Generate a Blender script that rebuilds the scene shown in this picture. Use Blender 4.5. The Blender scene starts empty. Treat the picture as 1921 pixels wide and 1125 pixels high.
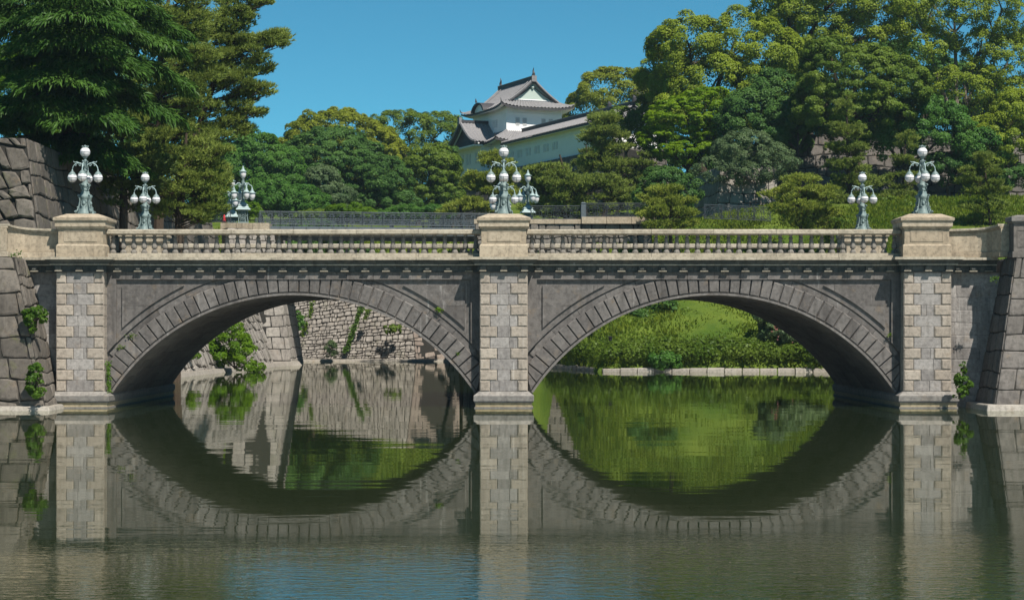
import bpy, bmesh, math, random
import numpy as np
from mathutils import Vector, Matrix

SC = bpy.context.scene
COL = SC.collection
random.seed(7)
R = math.radians

# ------------------------------------------------------------------ camera
CAM_D, CAM_Z, F, CX, CY = 70.0, 2.9, 3500.0, 945.0, 620.0
cam_d = bpy.data.cameras.new('camera')
cam_o = bpy.data.objects.new('camera', cam_d)
COL.objects.link(cam_o)
cam_o.location = (0, -CAM_D, CAM_Z)
cam_o.rotation_euler = (R(90), 0, 0)
cam_d.sensor_width = 36
cam_d.lens = 36 * F / 1921
cam_d.shift_x = (960.5 - CX) / 1921
cam_d.shift_y = (CY - 562.5) / 1921
cam_d.clip_end = 5000
SC.camera = cam_o

# ------------------------------------------------------------------ light
SUN_AZ, SUN_EL = 33.0, 55.0          # degrees right of straight behind the camera
w = bpy.data.worlds.new('World')
SC.world = w
w.use_nodes = True
nt = w.node_tree
sky = nt.nodes.new('ShaderNodeTexSky')
sky.sky_type = 'NISHITA'
sky.sun_disc = False
sky.sun_elevation = R(SUN_EL)
sky.sun_rotation = R(180 - SUN_AZ)
sky.altitude = 0
sky.air_density = 0.6
sky.dust_density = 0.0
sky.ozone_density = 8.0
bg = nt.nodes['Background']
bg.inputs[1].default_value = 0.080
tone = nt.nodes.new('ShaderNodeMix'); tone.data_type = 'RGBA'; tone.blend_type = 'MULTIPLY'   # clear deep teal sky
tone.inputs[0].default_value = 1.0
tone.inputs[7].default_value = (0.45, 0.99, 0.80, 1)
nt.links.new(sky.outputs[0], tone.inputs[6])
nt.links.new(tone.outputs[2], bg.inputs[0])
sun_dir = Vector((math.sin(R(SUN_AZ)) * math.cos(R(SUN_EL)), -math.cos(R(SUN_AZ)) * math.cos(R(SUN_EL)), math.sin(R(SUN_EL))))
sd = bpy.data.lights.new('sun', 'SUN')
sd.energy = 5.0
sd.angle = R(0.5)
sd.color = (1.0, 0.93, 0.83)
so = bpy.data.objects.new('sun', sd)
COL.objects.link(so)
so.rotation_euler = sun_dir.to_track_quat('Z', 'Y').to_euler()
so.location = (20, -40, 60)
SC.view_settings.view_transform = 'Standard'
SC.view_settings.look = 'None'
SC.view_settings.gamma = 1.0
SC.view_settings.exposure = 0.74
SC.cycles.max_bounces = 6
SC.cycles.transparent_max_bounces = 4

# ------------------------------------------------------------------ helpers
def P(px, py, d):
    """photo pixel at a chosen real distance -> point in the world"""
    return Vector(((px - CX) * d / F, d - CAM_D, CAM_Z + (CY - py) * d / F))

def tag(o, label=None, cat=None, group=None, kind=None):
    if label: o['label'] = label
    if cat: o['category'] = cat
    if group: o['group'] = group
    if kind: o['kind'] = kind
    return o

def empty(name, loc=(0, 0, 0), rz=0.0):
    o = bpy.data.objects.new(name, None)
    o.location = loc
    o.rotation_euler = (0, 0, rz)
    o.empty_display_size = 0.3
    COL.objects.link(o)
    return o

def thing(name, label, cat, loc=(0, 0, 0), rz=0.0, group=None):
    return tag(empty(name, loc, rz), label, cat, group)

def children(o):
    return [c for c in bpy.data.objects if c.parent == o]

def copy_tree(o, parent=None):
    c = o.copy()
    COL.objects.link(c)
    if parent is not None: c.parent = parent
    for ch in children(o): copy_tree(ch, c)
    return c

class MB:
    """collects faces of several materials, with a per-face tint, into one mesh"""
    def __init__(s):
        s.v, s.f, s.m, s.t = [], [], [], []
    def add(s, verts, faces, m=0, t=None):
        n = len(s.v)
        t = random.random() if t is None else t
        s.v.extend([tuple(p) for p in verts])
        for f in faces:
            s.f.append([i + n for i in f]); s.m.append(m); s.t.append(t)
        return s
    def frust(s, a, z0, b, z1, m=0, t=None):
        (x0, x1, y0, y1), (X0, X1, Y0, Y1) = a, b
        v = [(x0, y0, z0), (x1, y0, z0), (x1, y1, z0), (x0, y1, z0), (X0, Y0, z1), (X1, Y0, z1), (X1, Y1, z1), (X0, Y1, z1)]
        return s.add(v, [(3, 2, 1, 0), (4, 5, 6, 7), (0, 1, 5, 4), (1, 2, 6, 5), (2, 3, 7, 6), (3, 0, 4, 7)], m, t)
    def box(s, x0, x1, y0, y1, z0, z1, m=0, t=None):
        return s.frust((x0, x1, y0, y1), z0, (x0, x1, y0, y1), z1, m, t)
    def cushion(s, x0, x1, z0, z1, y, dep, ch, m=0, t=None):
        """raised block on a wall facing -Y: back at y, front face at y-dep, chamfer ch"""
        v = [(x0, y, z0), (x1, y, z0), (x1, y, z1), (x0, y, z1)]
        v += [(x0, y - dep + ch, z0), (x1, y - dep + ch, z0), (x1, y - dep + ch, z1), (x0, y - dep + ch, z1)]
        v += [(x0 + ch, y - dep, z0 + ch), (x1 - ch, y - dep, z0 + ch), (x1 - ch, y - dep, z1 - ch), (x0 + ch, y - dep, z1 - ch)]
        f = [(8, 9, 10, 11)]
        for a in (0, 4):
            for i in range(4):
                j = (i + 1) % 4
                f.append((a + i, a + j, a + 4 + j, a + 4 + i))
        return s.add(v, f, m, t)
    def prism(s, poly, y0, y1, m=0, t=None):
        """polygon of (x, z) extruded from y0 (front) to y1 (back)"""
        n = len(poly)
        v = [(x, y0, z) for x, z in poly] + [(x, y1, z) for x, z in poly]
        f = [tuple(range(n)), tuple(range(2 * n - 1, n - 1, -1))]
        f += [(i, i + n, (i + 1) % n + n, (i + 1) % n) for i in range(n)]
        return s.add(v, f, m, t)
    def lathe(s, prof, n=12, c=(0, 0, 0), m=0, t=None, rot=0.0, sq=0.0):
        v, f = [], []
        for r, z in prof:
            for i in range(n):
                a = rot + 2 * math.pi * i / n
                k = 1.0
                if sq: k = 1 + sq * (math.cos(4 * a + math.pi) * 0.5)
                v.append((c[0] + r * k * math.cos(a), c[1] + r * k * math.sin(a), c[2] + z))
        for j in range(len(prof) - 1):
            for i in range(n):
                k = (i + 1) % n
                f.append((j * n + i, j * n + k, (j + 1) * n + k, (j + 1) * n + i))
        f.append(tuple(range(n - 1, -1, -1)))
        f.append(tuple(range((len(prof) - 1) * n, len(prof) * n)))
        return s.add(v, f, m, t)
    def tube(s, pts, rad, n=6, m=0, t=None):
        pts = [Vector(p) for p in pts]
        if not hasattr(rad, '__len__'): rad = [rad] * len(pts)
        v, f = [], []
        up = Vector((0.31, 0.17, 0.93))
        for i, p in enumerate(pts):
            d = (pts[min(i + 1, len(pts) - 1)] - pts[max(i - 1, 0)]).normalized()
            a = d.cross(up)
            if a.length < 1e-3: a = d.cross(Vector((1, 0, 0)))
            a.normalize(); b = d.cross(a)
            for k in range(n):
                q = 2 * math.pi * k / n
                v.append(p + (a * math.cos(q) + b * math.sin(q)) * rad[i])
        for i in range(len(pts) - 1):
            for k in range(n):
                l = (k + 1) % n
                f.append((i * n + k, i * n + l, (i + 1) * n + l, (i + 1) * n + k))
        f.append(tuple(range(n))); f.append(tuple(range(len(pts) * n - 1, (len(pts) - 1) * n - 1, -1)))
        return s.add(v, f, m, t)
    def ring(s, c, r, rr, ax='z', n=16, k=5, m=0, t=None, a0=0.0, a1=2 * math.pi):
        pts = []
        for i in range(n + 1):
            a = a0 + (a1 - a0) * i / n
            u, q = r * math.cos(a), r * math.sin(a)
            pts.append({'z': (c[0] + u, c[1] + q, c[2]), 'y': (c[0] + u, c[1], c[2] + q), 'x': (c[0], c[1] + u, c[2] + q)}[ax])
        return s.tube(pts, rr, k, m, t)
    def ball(s, c, r, n=14, sz=1.0, m=0, t=None):
        prof = [(r * math.sin(math.pi * j / (n // 2)) + 1e-4, -r * sz * math.cos(math.pi * j / (n // 2))) for j in range(n // 2 + 1)]
        return s.lathe(prof, n, c, m, t)
    def xf(s, M, i0=0):
        for i in range(i0, len(s.v)):
            s.v[i] = tuple(M @ Vector(s.v[i]))
        return s
    def build(s, name, mats, parent=None, loc=None, smooth=False, bevel=0.0):
        me = bpy.data.meshes.new(name)
        me.from_pydata(s.v, [], s.f)
        mats = mats if isinstance(mats, (list, tuple)) else [mats]
        for x in mats: me.materials.append(x)
        me.polygons.foreach_set('material_index', s.m)
        if smooth: me.polygons.foreach_set('use_smooth', [True] * len(s.f))
        a = me.attributes.new('tint', 'FLOAT', 'FACE')
        a.data.foreach_set('value', s.t)
        me.update()
        bm = bmesh.new(); bm.from_mesh(me)
        bmesh.ops.recalc_face_normals(bm, faces=bm.faces)
        bm.to_mesh(me); bm.free()
        o = bpy.data.objects.new(name, me)
        COL.objects.link(o)
        if parent is not None: o.parent = parent
        if loc is not None: o.location = loc
        if bevel:
            b = o.modifiers.new('bevel', 'BEVEL'); b.width = bevel; b.segments = 2; b.limit_method = 'ANGLE'
        return o

# ------------------------------------------------------------------ materials
class NT:
    def __init__(s, name):
        s.mat = bpy.data.materials.new(name); s.mat.use_nodes = True
        s.t = s.mat.node_tree; s.t.nodes.clear()
        s.out = s.n('ShaderNodeOutputMaterial')
    def n(s, k, **kw):
        x = s.t.nodes.new(k)
        for a, b in kw.items(): setattr(x, a, b)
        return x
    def l(s, a, b): s.t.links.new(a, b)
    def coord(s, scale=(1, 1, 1), world=False):
        if world:
            g = s.n('ShaderNodeNewGeometry').outputs['Position']
        else:
            g = s.n('ShaderNodeTexCoord').outputs['Object']
        m = s.n('ShaderNodeMapping'); m.inputs['Scale'].default_value = scale
        s.l(g, m.inputs[0]); return m.outputs[0]
    def noise(s, vec, scale, detail=4, rough=0.55, dist=0.0):
        x = s.n('ShaderNodeTexNoise'); x.inputs['Scale'].default_value = scale
        x.inputs['Detail'].default_value = detail; x.inputs['Roughness'].default_value = rough
        x.inputs['Distortion'].default_value = dist
        s.l(vec, x.inputs['Vector']); return x.outputs['Fac']
    def ramp(s, f, lo, hi, a=0.0, b=1.0):
        x = s.n('ShaderNodeMapRange'); x.clamp = True
        s.l(f, x.inputs[0])
        for i, q in enumerate((lo, hi, a, b)): x.inputs[i + 1].default_value = q
        return x.outputs[0]
    def mix(s, f, a, b, mode='MIX'):
        x = s.n('ShaderNodeMix', data_type='RGBA', blend_type=mode)
        for sock, q in ((x.inputs[0], f), (x.inputs[6], a), (x.inputs[7], b)):
            if isinstance(q, (int, float)): sock.default_value = q
            elif isinstance(q, (tuple, list)): sock.default_value = (*q[:3], 1)
            else: s.l(q, sock)
        return x.outputs[2]
    def math(s, op, a, b):
        x = s.n('ShaderNodeMath', operation=op)
        for i, q in enumerate((a, b)):
            if isinstance(q, (int, float)): x.inputs[i].default_value = q
            else: s.l(q, x.inputs[i])
        return x.outputs[0]
    def tint(s):
        return s.n('ShaderNodeAttribute', attribute_name='tint').outputs['Fac']
    def bsdf(s, col, rough=0.8, bump=None, bs=0.3, bd=0.02, spec=0.3, metal=0.0):
        p = s.n('ShaderNodeBsdfPrincipled')
        if isinstance(col, (tuple, list)): p.inputs['Base Color'].default_value = (*col[:3], 1)
        else: s.l(col, p.inputs['Base Color'])
        if isinstance(rough, (int, float)): p.inputs['Roughness'].default_value = rough
        else: s.l(rough, p.inputs['Roughness'])
        p.inputs['Specular IOR Level'].default_value = spec
        p.inputs['Metallic'].default_value = metal
        if bump is not None:
            b = s.n('ShaderNodeBump'); b.inputs['Strength'].default_value = bs; b.inputs['Distance'].default_value = bd
            s.l(bump, b.inputs['Height']); s.l(b.outputs[0], p.inputs['Normal'])
        s.l(p.outputs[0], s.out.inputs[0])
        return p

def dim(c, k=0.73): return tuple(x * k for x in c)
def stone_mat(name, a, b, dark=0.5, white=0.25, moss=0.0, grain=1.0, bs=0.5, mottle=0.0, warm=(0.22, 0.16, 0.10), ns=1.0):
    a, b = dim(a), dim(b)
    k = NT(name)
    c = k.coord()
    cs = k.coord((2.6 * ns, 2.6 * ns, 0.22 * ns))
    n1 = k.noise(c, 0.9 * ns, 6, 0.6)
    n2 = k.noise(c, 7.0 * ns, 6, 0.7)
    n3 = k.noise(c, 45.0 * ns, 3, 0.6)
    f = k.math('ADD', k.math('MULTIPLY', k.tint(), 0.75), k.ramp(n1, 0.3, 0.7, -0.1, 0.35))
    col = k.mix(f, a, b)
    col = k.mix(k.ramp(n2, 0.35, 0.68, 0.62, 1.25), (0, 0, 0), col, 'MIX')
    col = k.mix(k.ramp(k.noise(c, 2.3 * ns, 5, 0.65), 0.58, 0.72, 0, 0.35), col, warm)
    if mottle:
        col = k.mix(k.ramp(k.noise(c, 3.4 * ns, 9, 0.78, 0.5), 0.54, 0.68, 0, mottle), col, tuple(min(1, x * 1.75) for x in b))
    st = k.noise(cs, 1.0, 5, 0.6)
    col = k.mix(k.ramp(st, 0.52, 0.74, 0, dark), col, tuple(x * 0.28 for x in a))
    st2 = k.noise(k.coord((3.4 * ns, 3.4 * ns, 0.16 * ns)), 1.3, 6, 0.7)
    col = k.mix(k.ramp(st2, 0.62, 0.74, 0, white), col, (0.45, 0.44, 0.42))
    col = k.mix(k.ramp(n3, 0.3, 0.7, 0.0, 0.14 * grain), col, tuple(x * 0.4 for x in a))
    if moss:
        col = k.mix(k.ramp(k.noise(c, 1.6 * ns, 6, 0.7), 0.56, 0.70, 0, moss), col, (0.075, 0.085, 0.022))
    h = k.math('ADD', k.math('MULTIPLY', n3, 0.4), n2)
    k.bsdf(col, 0.88, h, bs, 0.025, 0.25)
    return k.mat

def leaf_mat(name, a, b, trans=0.28, world_scale=0.35):
    a, b = dim(a, 0.90), dim(b, 0.90); trans += 0.10
    k = NT(name)
    c = k.coord()
    f = k.math('ADD', k.math('MULTIPLY', k.tint(), 0.75), k.ramp(k.noise(c, world_scale, 3), 0.35, 0.65, -0.1, 0.35))
    col = k.mix(f, a, b)
    d = k.n('ShaderNodeBsdfDiffuse'); k.l(col, d.inputs[0])
    t = k.n('ShaderNodeBsdfTranslucent'); k.l(k.mix(0.5, col, tuple(min(1, x * 1.3) for x in b)), t.inputs[0])
    g = k.n('ShaderNodeBsdfGlossy'); g.inputs['Roughness'].default_value = 0.45; g.inputs[0].default_value = (0.8, 0.85, 0.8, 1)
    m1 = k.n('ShaderNodeMixShader'); m1.inputs[0].default_value = trans
    k.l(d.outputs[0], m1.inputs[1]); k.l(t.outputs[0], m1.inputs[2])
    m2 = k.n('ShaderNodeMixShader'); m2.inputs[0].default_value = 0.008
    k.l(m1.outputs[0], m2.inputs[1]); k.l(g.outputs[0], m2.inputs[2])
    k.l(m2.outputs[0], k.out.inputs[0])
    return k.mat

def plain(name, a, rough=0.6, b=None, ns=6.0, spec=0.3, metal=0.0, bs=0.15):
    a = dim(a); b = dim(b) if b else None
    k = NT(name)
    n = k.noise(k.coord(), ns, 5, 0.65)
    col = k.mix(k.ramp(n, 0.3, 0.72), a, b if b else tuple(x * 0.7 for x in a))
    k.bsdf(col, rough, n, bs, 0.01, spec, metal)
    return k.mat

M = {}
M['granite'] = stone_mat('grey_granite', (0.122, 0.112, 0.106), (0.215, 0.200, 0.189), 0.6, 0.6, mottle=0.4)
M['soffit'] = stone_mat('arch_soffit_stone', (0.13, 0.12, 0.11), (0.21, 0.195, 0.178), 0.4, 0.2)
M['beige'] = stone_mat('beige_granite', (0.42, 0.345, 0.25), (0.56, 0.48, 0.365), 0.5, 0.12)
M['quoin'] = stone_mat('quoin_granite', (0.37, 0.32, 0.268), (0.50, 0.44, 0.37), 0.42, 0.25)
M['infill'] = stone_mat('pier_infill_stone', (0.25, 0.233, 0.222), (0.44, 0.415, 0.392), 0.5, 0.7, mottle=0.3)
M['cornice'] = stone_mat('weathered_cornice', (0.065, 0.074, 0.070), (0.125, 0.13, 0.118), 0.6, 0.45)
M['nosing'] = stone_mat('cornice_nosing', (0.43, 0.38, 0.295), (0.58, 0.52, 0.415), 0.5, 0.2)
M['footing'] = stone_mat('footing_stone', (0.22, 0.21, 0.197), (0.32, 0.30, 0.275), 0.45, 0.5)
M['balustone'] = stone_mat('baluster_stone', (0.20, 0.185, 0.165), (0.29, 0.27, 0.24), 0.3, 0.1)
M['tidemark'] = stone_mat('tide_mark_stone', (0.38, 0.31, 0.19), (0.48, 0.41, 0.28), 0.3, 0.2)
M['rampart'] = stone_mat('rampart_stone', (0.11, 0.097, 0.083), (0.215, 0.19, 0.163), 0.5, 0.15, moss=0.5, ns=0.8)
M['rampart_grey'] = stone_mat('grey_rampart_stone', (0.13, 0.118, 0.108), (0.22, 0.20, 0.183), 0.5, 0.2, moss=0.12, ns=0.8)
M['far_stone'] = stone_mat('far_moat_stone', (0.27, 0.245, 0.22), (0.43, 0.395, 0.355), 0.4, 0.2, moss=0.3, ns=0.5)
M['mortar'] = plain('wall_joint', (0.035, 0.033, 0.028), 0.95)
M['rubble'] = stone_mat('rubble_stone', (0.16, 0.145, 0.125), (0.30, 0.275, 0.24), 0.4, 0.2, moss=0.15)
M['concrete'] = stone_mat('water_ledge_concrete', (0.33, 0.30, 0.26), (0.44, 0.41, 0.36), 0.4, 0.2)
M['redwall'] = stone_mat('patched_wall', (0.25, 0.205, 0.175), (0.37, 0.31, 0.265), 0.45, 0.25, ns=0.6)
M['bronze'] = plain('verdigris_bronze', (0.23, 0.305, 0.30), 0.6, (0.11, 0.165, 0.165), 14, 0.4, 0.0, 0.3)
M['pale_bronze'] = plain('pale_verdigris', (0.40, 0.52, 0.52), 0.55, (0.26, 0.36, 0.37), 14, 0.4)
M['globe'] = plain('milk_glass', (0.80, 0.79, 0.81), 0.3, (0.79, 0.78, 0.80), 3, 0.3, 0, 0.0)
M['cage'] = plain('globe_cage', (0.16, 0.18, 0.19), 0.5)
M['iron'] = plain('painted_iron', (0.125, 0.155, 0.175), 0.5, (0.085, 0.105, 0.122), 8, 0.4)
M['iron_dark'] = plain('dark_iron', (0.055, 0.070, 0.082), 0.5, (0.035, 0.045, 0.055), 8, 0.4)
M['pave'] = plain('road_paving', (0.30, 0.28, 0.25), 0.9, (0.22, 0.21, 0.19))
M['plaster'] = plain('white_plaster', (1.06, 1.05, 1.04), 0.85, (0.97, 0.97, 0.96), 0.8)
M['gable'] = plain('copper_green_gable', (0.55, 0.64, 0.58), 0.7, (0.44, 0.54, 0.50), 5)
M['tile'] = plain('grey_roof_tile', (0.305, 0.298, 0.305), 0.6, (0.185, 0.18, 0.187), 4.5, 0.35)
M['darktile'] = plain('dark_ridge_tile', (0.075, 0.072, 0.078), 0.6, (0.045, 0.044, 0.05), 4)
M['slit'] = plain('window_shadow_grey', (0.20, 0.21, 0.23), 0.8)
M['bark'] = plain('bark', (0.095, 0.07, 0.05), 0.95, (0.05, 0.038, 0.028), 9, 0.15, 0, 0.8)
M['palebark'] = plain('pale_bark', (0.22, 0.19, 0.16), 0.95, (0.13, 0.11, 0.09), 9, 0.15, 0, 0.8)
M['red'] = plain('red_paint', (0.55, 0.02, 0.03), 0.5)
M['black'] = plain('black_paint', (0.02, 0.02, 0.022), 0.5)
M['white'] = plain('white_paint', (0.75, 0.75, 0.74), 0.6)
M['navy'] = plain('navy_cloth', (0.02, 0.03, 0.09), 0.9)
M['skin'] = plain('skin', (0.52, 0.34, 0.25), 0.6)
# foliage
M['camphor'] = leaf_mat('camphor_leaves', (0.125, 0.18, 0.016), (0.255, 0.325, 0.03), 0.25)
M['camphor_top'] = leaf_mat('olive_camphor_leaves', (0.12, 0.158, 0.016), (0.25, 0.29, 0.028), 0.25)
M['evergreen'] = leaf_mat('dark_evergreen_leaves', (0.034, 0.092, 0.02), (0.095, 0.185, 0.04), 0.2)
M['oak'] = leaf_mat('oak_leaves', (0.058, 0.115, 0.014), (0.16, 0.225, 0.03), 0.22)
M['midgreen'] = leaf_mat('mid_green_leaves', (0.036, 0.112, 0.018), (0.1, 0.21, 0.034), 0.25)
M['maple'] = leaf_mat('maple_leaves', (0.085, 0.18, 0.004), (0.2, 0.31, 0.008), 0.35)
M['bright'] = leaf_mat('bright_shrub_leaves', (0.06, 0.14, 0.006), (0.14, 0.245, 0.014), 0.35)
M['greygreen'] = leaf_mat('grey_green_leaves', (0.06, 0.105, 0.045), (0.14, 0.2, 0.085), 0.25)
M['pine'] = leaf_mat('pine_needles', (0.105, 0.16, 0.028), (0.275, 0.335, 0.07), 0.2)
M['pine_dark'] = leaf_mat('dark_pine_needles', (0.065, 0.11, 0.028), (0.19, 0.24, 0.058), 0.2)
M['pine_fresh'] = leaf_mat('fresh_pine_needles', (0.14, 0.195, 0.026), (0.34, 0.39, 0.066), 0.2)
M['cedar'] = leaf_mat('cedar_needles', (0.018, 0.06, 0.012), (0.075, 0.155, 0.026), 0.2)
M['grassblade'] = leaf_mat('grass_blades', (0.07, 0.14, 0.01), (0.2, 0.245, 0.03), 0.3, 0.12)
M['weed'] = leaf_mat('bank_weeds', (0.05, 0.105, 0.01), (0.135, 0.195, 0.026), 0.3, 0.3)
M['ivy'] = leaf_mat('ivy_leaves', (0.045, 0.105, 0.012), (0.1, 0.18, 0.022), 0.3, 1.0)
M['azalea'] = leaf_mat('azalea_blossom', (0.45, 0.16, 0.16), (0.62, 0.30, 0.26), 0.3)
k = NT('ground_cover')
c_ = k.coord((1, 1, 1), True)
gcol = k.mix(k.ramp(k.noise(c_, 0.25, 6, 0.65), 0.35, 0.65), (0.042, 0.078, 0.009), (0.095, 0.128, 0.018))
gcol = k.mix(k.ramp(k.noise(c_, 1.8, 5, 0.7), 0.5, 0.75, 0, 0.5), gcol, (0.03, 0.055, 0.012))
k.bsdf(gcol, 0.95, k.noise(c_, 5, 4), 0.7, 0.15, 0.1)
M['ground'] = k.mat
k = NT('moat_water')
c_ = k.coord((1, 1, 1), True)
sep = k.n('ShaderNodeSeparateXYZ'); k.l(k.n('ShaderNodeNewGeometry').outputs['Position'], sep.inputs[0])
wind = k.ramp(k.math('ADD', sep.outputs[1], k.ramp(k.noise(k.coord((0.05, 0.12, 1), True), 1.0, 3), 0.3, 0.7, -3, 3)), -48.5, -42, 1.0, 0.0)
calm = k.noise(k.coord((0.16, 0.55, 1), True), 1.0, 3, 0.45)
rip = k.noise(k.coord((0.8, 1.5, 1), True), 4.2, 3, 0.6, 0.4)
hgt = k.math('ADD', k.math('MULTIPLY', calm, 0.006), k.math('MULTIPLY', rip, k.ramp(wind, 0, 1, 0.0002, 0.006)))
wd = k.n('ShaderNodeBsdfDiffuse'); wd.inputs[0].default_value = (0.014, 0.022, 0.007, 1)
wg = k.n('ShaderNodeBsdfGlossy'); wg.inputs['Roughness'].default_value = 0.0; wg.inputs[0].default_value = (0.95, 0.96, 0.92, 1)
wf = k.n('ShaderNodeFresnel'); wf.inputs['IOR'].default_value = 2.3
wm = k.n('ShaderNodeMixShader')
k.l(wf.outputs[0], wm.inputs[0]); k.l(wd.outputs[0], wm.inputs[1]); k.l(wg.outputs[0], wm.inputs[2]); k.l(wm.outputs[0], k.out.inputs[0])
b = k.n('ShaderNodeBump'); b.inputs['Strength'].default_value = 1.0; b.inputs['Distance'].default_value = 1.0
k.l(hgt, b.inputs['Height'])
for q_ in (wg, wf): k.l(b.outputs[0], q_.inputs['Normal'])
M['water'] = k.mat

# ------------------------------------------------------------------ ground and water
def lerp(x, xs, ys): return float(np.interp(x, xs, ys))
def bank_y(x): return lerp(x, [-2.3, -2.2, 3.9, 7.0], [109, 81, 78, 61.5])
def moat(x, y):
    if y < 0: return abs(x) < 19.2 or (-64 < y < -1.2)
    if y < 14: return abs(x) < 19.0
    xl = lerp(y, [14, 45, 86], [-22.3, -24.0, -22.6]) if y < 87 else -75
    xr = lerp(y, [14, 60], [20.5, 26])
    return xl < x < xr and y < bank_y(x)
def H(x, y):
    if moat(x, y): return -2.0
    if y < -60: return 1.25
    if y < 16 and abs(x) < 400: return 5.4
    if x < -2.3:
        if y < 88:
            if x > -25.2: return 5.9
            return 12.0 if y > 20.5 else 5.7
        if y < 300: return lerp(y, [108, 110.5, 122, 165, 230, 300], [6.0, 6.4, 13.0, 15.5, 22.0, 28.0])
        return 28.0
    if y < 61 and x > 20:
        return lerp(y, [16, 24, 61], [5.7, 7.0, 8.5])
    top = lerp(x, [-2, 14, 25], [11.4, 11.6, 14.0])
    b = bank_y(x)
    z = min(0.75 + (y - b) * 0.49, top) if x > 3 else top
    if x > 25 and y < 85: z = max(z, lerp(y, [61, 85], [8.5, top]))
    if y > 106 and x > 27: z = lerp(y, [106, 108, 180], [14, 21, 27])
    elif y > 95: z = max(z, lerp(y, [95, 140, 200], [top, 18.0, 21.0]))
    return z

def Hg(x, y):
    """height of the ground mesh itself between its grid points"""
    i, j = math.floor((x + 100) / 1.6), math.floor((y + 80) / 1.6)
    x0, y0 = -100 + i * 1.6, -80 + j * 1.6
    u, v = (x - x0) / 1.6, (y - y0) / 1.6
    return (H(x0, y0) * (1 - u) + H(x0 + 1.6, y0) * u) * (1 - v) + (H(x0, y0 + 1.6) * (1 - u) + H(x0 + 1.6, y0 + 1.6) * u) * v
def build_ground():
    far = [140, 180, 240, 340, 520, 900, 1500, 2500]
    xs = sorted([-q for q in far]) + list(np.arange(-100, 100.1, 1.6)) + far
    ys = [-2500, -1200, -500, -200, -110] + list(np.arange(-80, 262, 1.6)) + [290, 340, 440, 700, 1200, 2500]
    vs, fs = [], []
    for y in ys:
        for x in xs:
            vs.append((x, y, H(x, y) + (0.25 * math.sin(x * 0.31) * math.cos(y * 0.23) if y > 62 else 0)))
    n = len(xs)
    for j in range(len(ys) - 1):
        for i in range(n - 1):
            a = j * n + i
            fs.append((a, a + 1, a + n + 1, a + n))
    me = bpy.data.meshes.new('ground'); me.from_pydata(vs, [], fs)
    me.materials.append(M['ground'])
    me.polygons.foreach_set('use_smooth', [True] * len(fs))
    o = bpy.data.objects.new('ground', me); COL.objects.link(o)
    tag(o, kind='structure')
    me = bpy.data.meshes.new('water')
    me.from_pydata([(-160, -66, 0), (160, -66, 0), (160, 125, 0), (-160, 125, 0)], [], [(0, 1, 2, 3)])
    me.materials.append(M['water'])
    o = bpy.data.objects.new('water', me); COL.objects.link(o)
    tag(o, kind='structure')
build_ground()

# ------------------------------------------------------------------ stone walls
def wall_face(mb, bl, br, tr, tl, rh, sw, rng, m=0, jit=0.25, bulge=0.10, gap=0.03, slant=0.0, lean=0.0, mm=1, thick=0.8):
    bl, br, tr, tl = map(Vector, (bl, br, tr, tl))
    nrm = (br - bl).cross(tl - bl).normalized()
    L = max((br - bl).length, (tr - tl).length); Hh = ((tl - bl).length + (tr - br).length) / 2
    def pt(u, v, d=0.0):
        u = min(max(u, 0), 1); v = min(max(v, 0), 1)
        return (bl * (1 - u) + br * u) * (1 - v) + (tl * (1 - u) + tr * u) * v + nrm * d
    mb.add([bl, br, tr, tl, bl - nrm * thick, br - nrm * thick, tr - nrm * thick, tl - nrm * thick],
           [(0, 1, 2, 3), (7, 6, 5, 4), (0, 4, 5, 1), (1, 5, 6, 2), (2, 6, 7, 3), (3, 7, 4, 0)], mm, 0.2)
    nr = max(1, round(Hh / rh))
    vb = np.cumsum([0] + [rng.uniform(1 - jit, 1 + jit) for _ in range(nr)]); vb = vb / vb[-1]
    def row(i, u):
        if i <= 0: return 0.0
        if i >= nr: return 1.0
        a = jit * 0.45 / nr
        return vb[i] + a * (math.sin(u * L * 1.7 / sw + i * 5.1) + math.sin(u * L * 0.73 / sw + i * 2.3)) * 0.6 + slant * (u - 0.5) / nr
    gu, gv = gap / L / 2, gap / Hh / 2
    for i in range(nr):
        u = -rng.uniform(0, 0.8) * sw / L
        while u < 1:
            du = rng.uniform(1 - jit * 1.4, 1 + jit * 1.6) * sw / L
            u0, u1 = max(u, 0), min(u + du, 1)
            u += du
            if u1 - u0 < 0.12 * sw / L: continue
            um = (u0 + u1) / 2
            sk = (rng.uniform(-jit, jit) * 0.35 + lean) * sw / L
            a, b_ = u0 + gu, u1 - gu
            ring = []
            for (uu, k) in ((a, 0), (um, 0), (b_, 0), (b_, .5), (b_, 1), (um, 1), (a, 1), (a, .5)):
                lo, hi = row(i, uu) + gv, row(i + 1, uu) - gv
                ring.append([uu + (sk * (k - .5) if 0 < u0 and u1 < 1 else 0), lo + (hi - lo) * k])
            cc = np.mean(ring, axis=0)
            for q in (0, 2, 4, 6):
                ring[q] = list(np.array(ring[q]) + (cc - ring[q]) * rng.uniform(0.02, 0.16) * min(1, jit * 4))
            bz = bulge * rng.uniform(0.55, 1.25)
            o = [pt(x, y, 0.0) for x, y in ring]
            mid = [pt(x + (cc[0] - x) * 0.045, y + (cc[1] - y) * 0.045, bz * 0.72) for x, y in ring]
            inn = [pt(x + (cc[0] - x) * 0.20, y + (cc[1] - y) * 0.20, bz * rng.uniform(0.82, 1.12)) for x, y in ring]
            v = o + mid + inn + [pt(cc[0], cc[1], bz * rng.uniform(0.9, 1.15))]
            f = []
            for r0 in (0, 8):
                for q in range(8):
                    q2 = (q + 1) % 8
                    f.append((r0 + q, r0 + q2, r0 + 8 + q2, r0 + 8 + q))
            for q in range(8): f.append((16 + q, 16 + (q + 1) % 8, 24))
            mb.add(v, f, m, rng.random())

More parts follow.
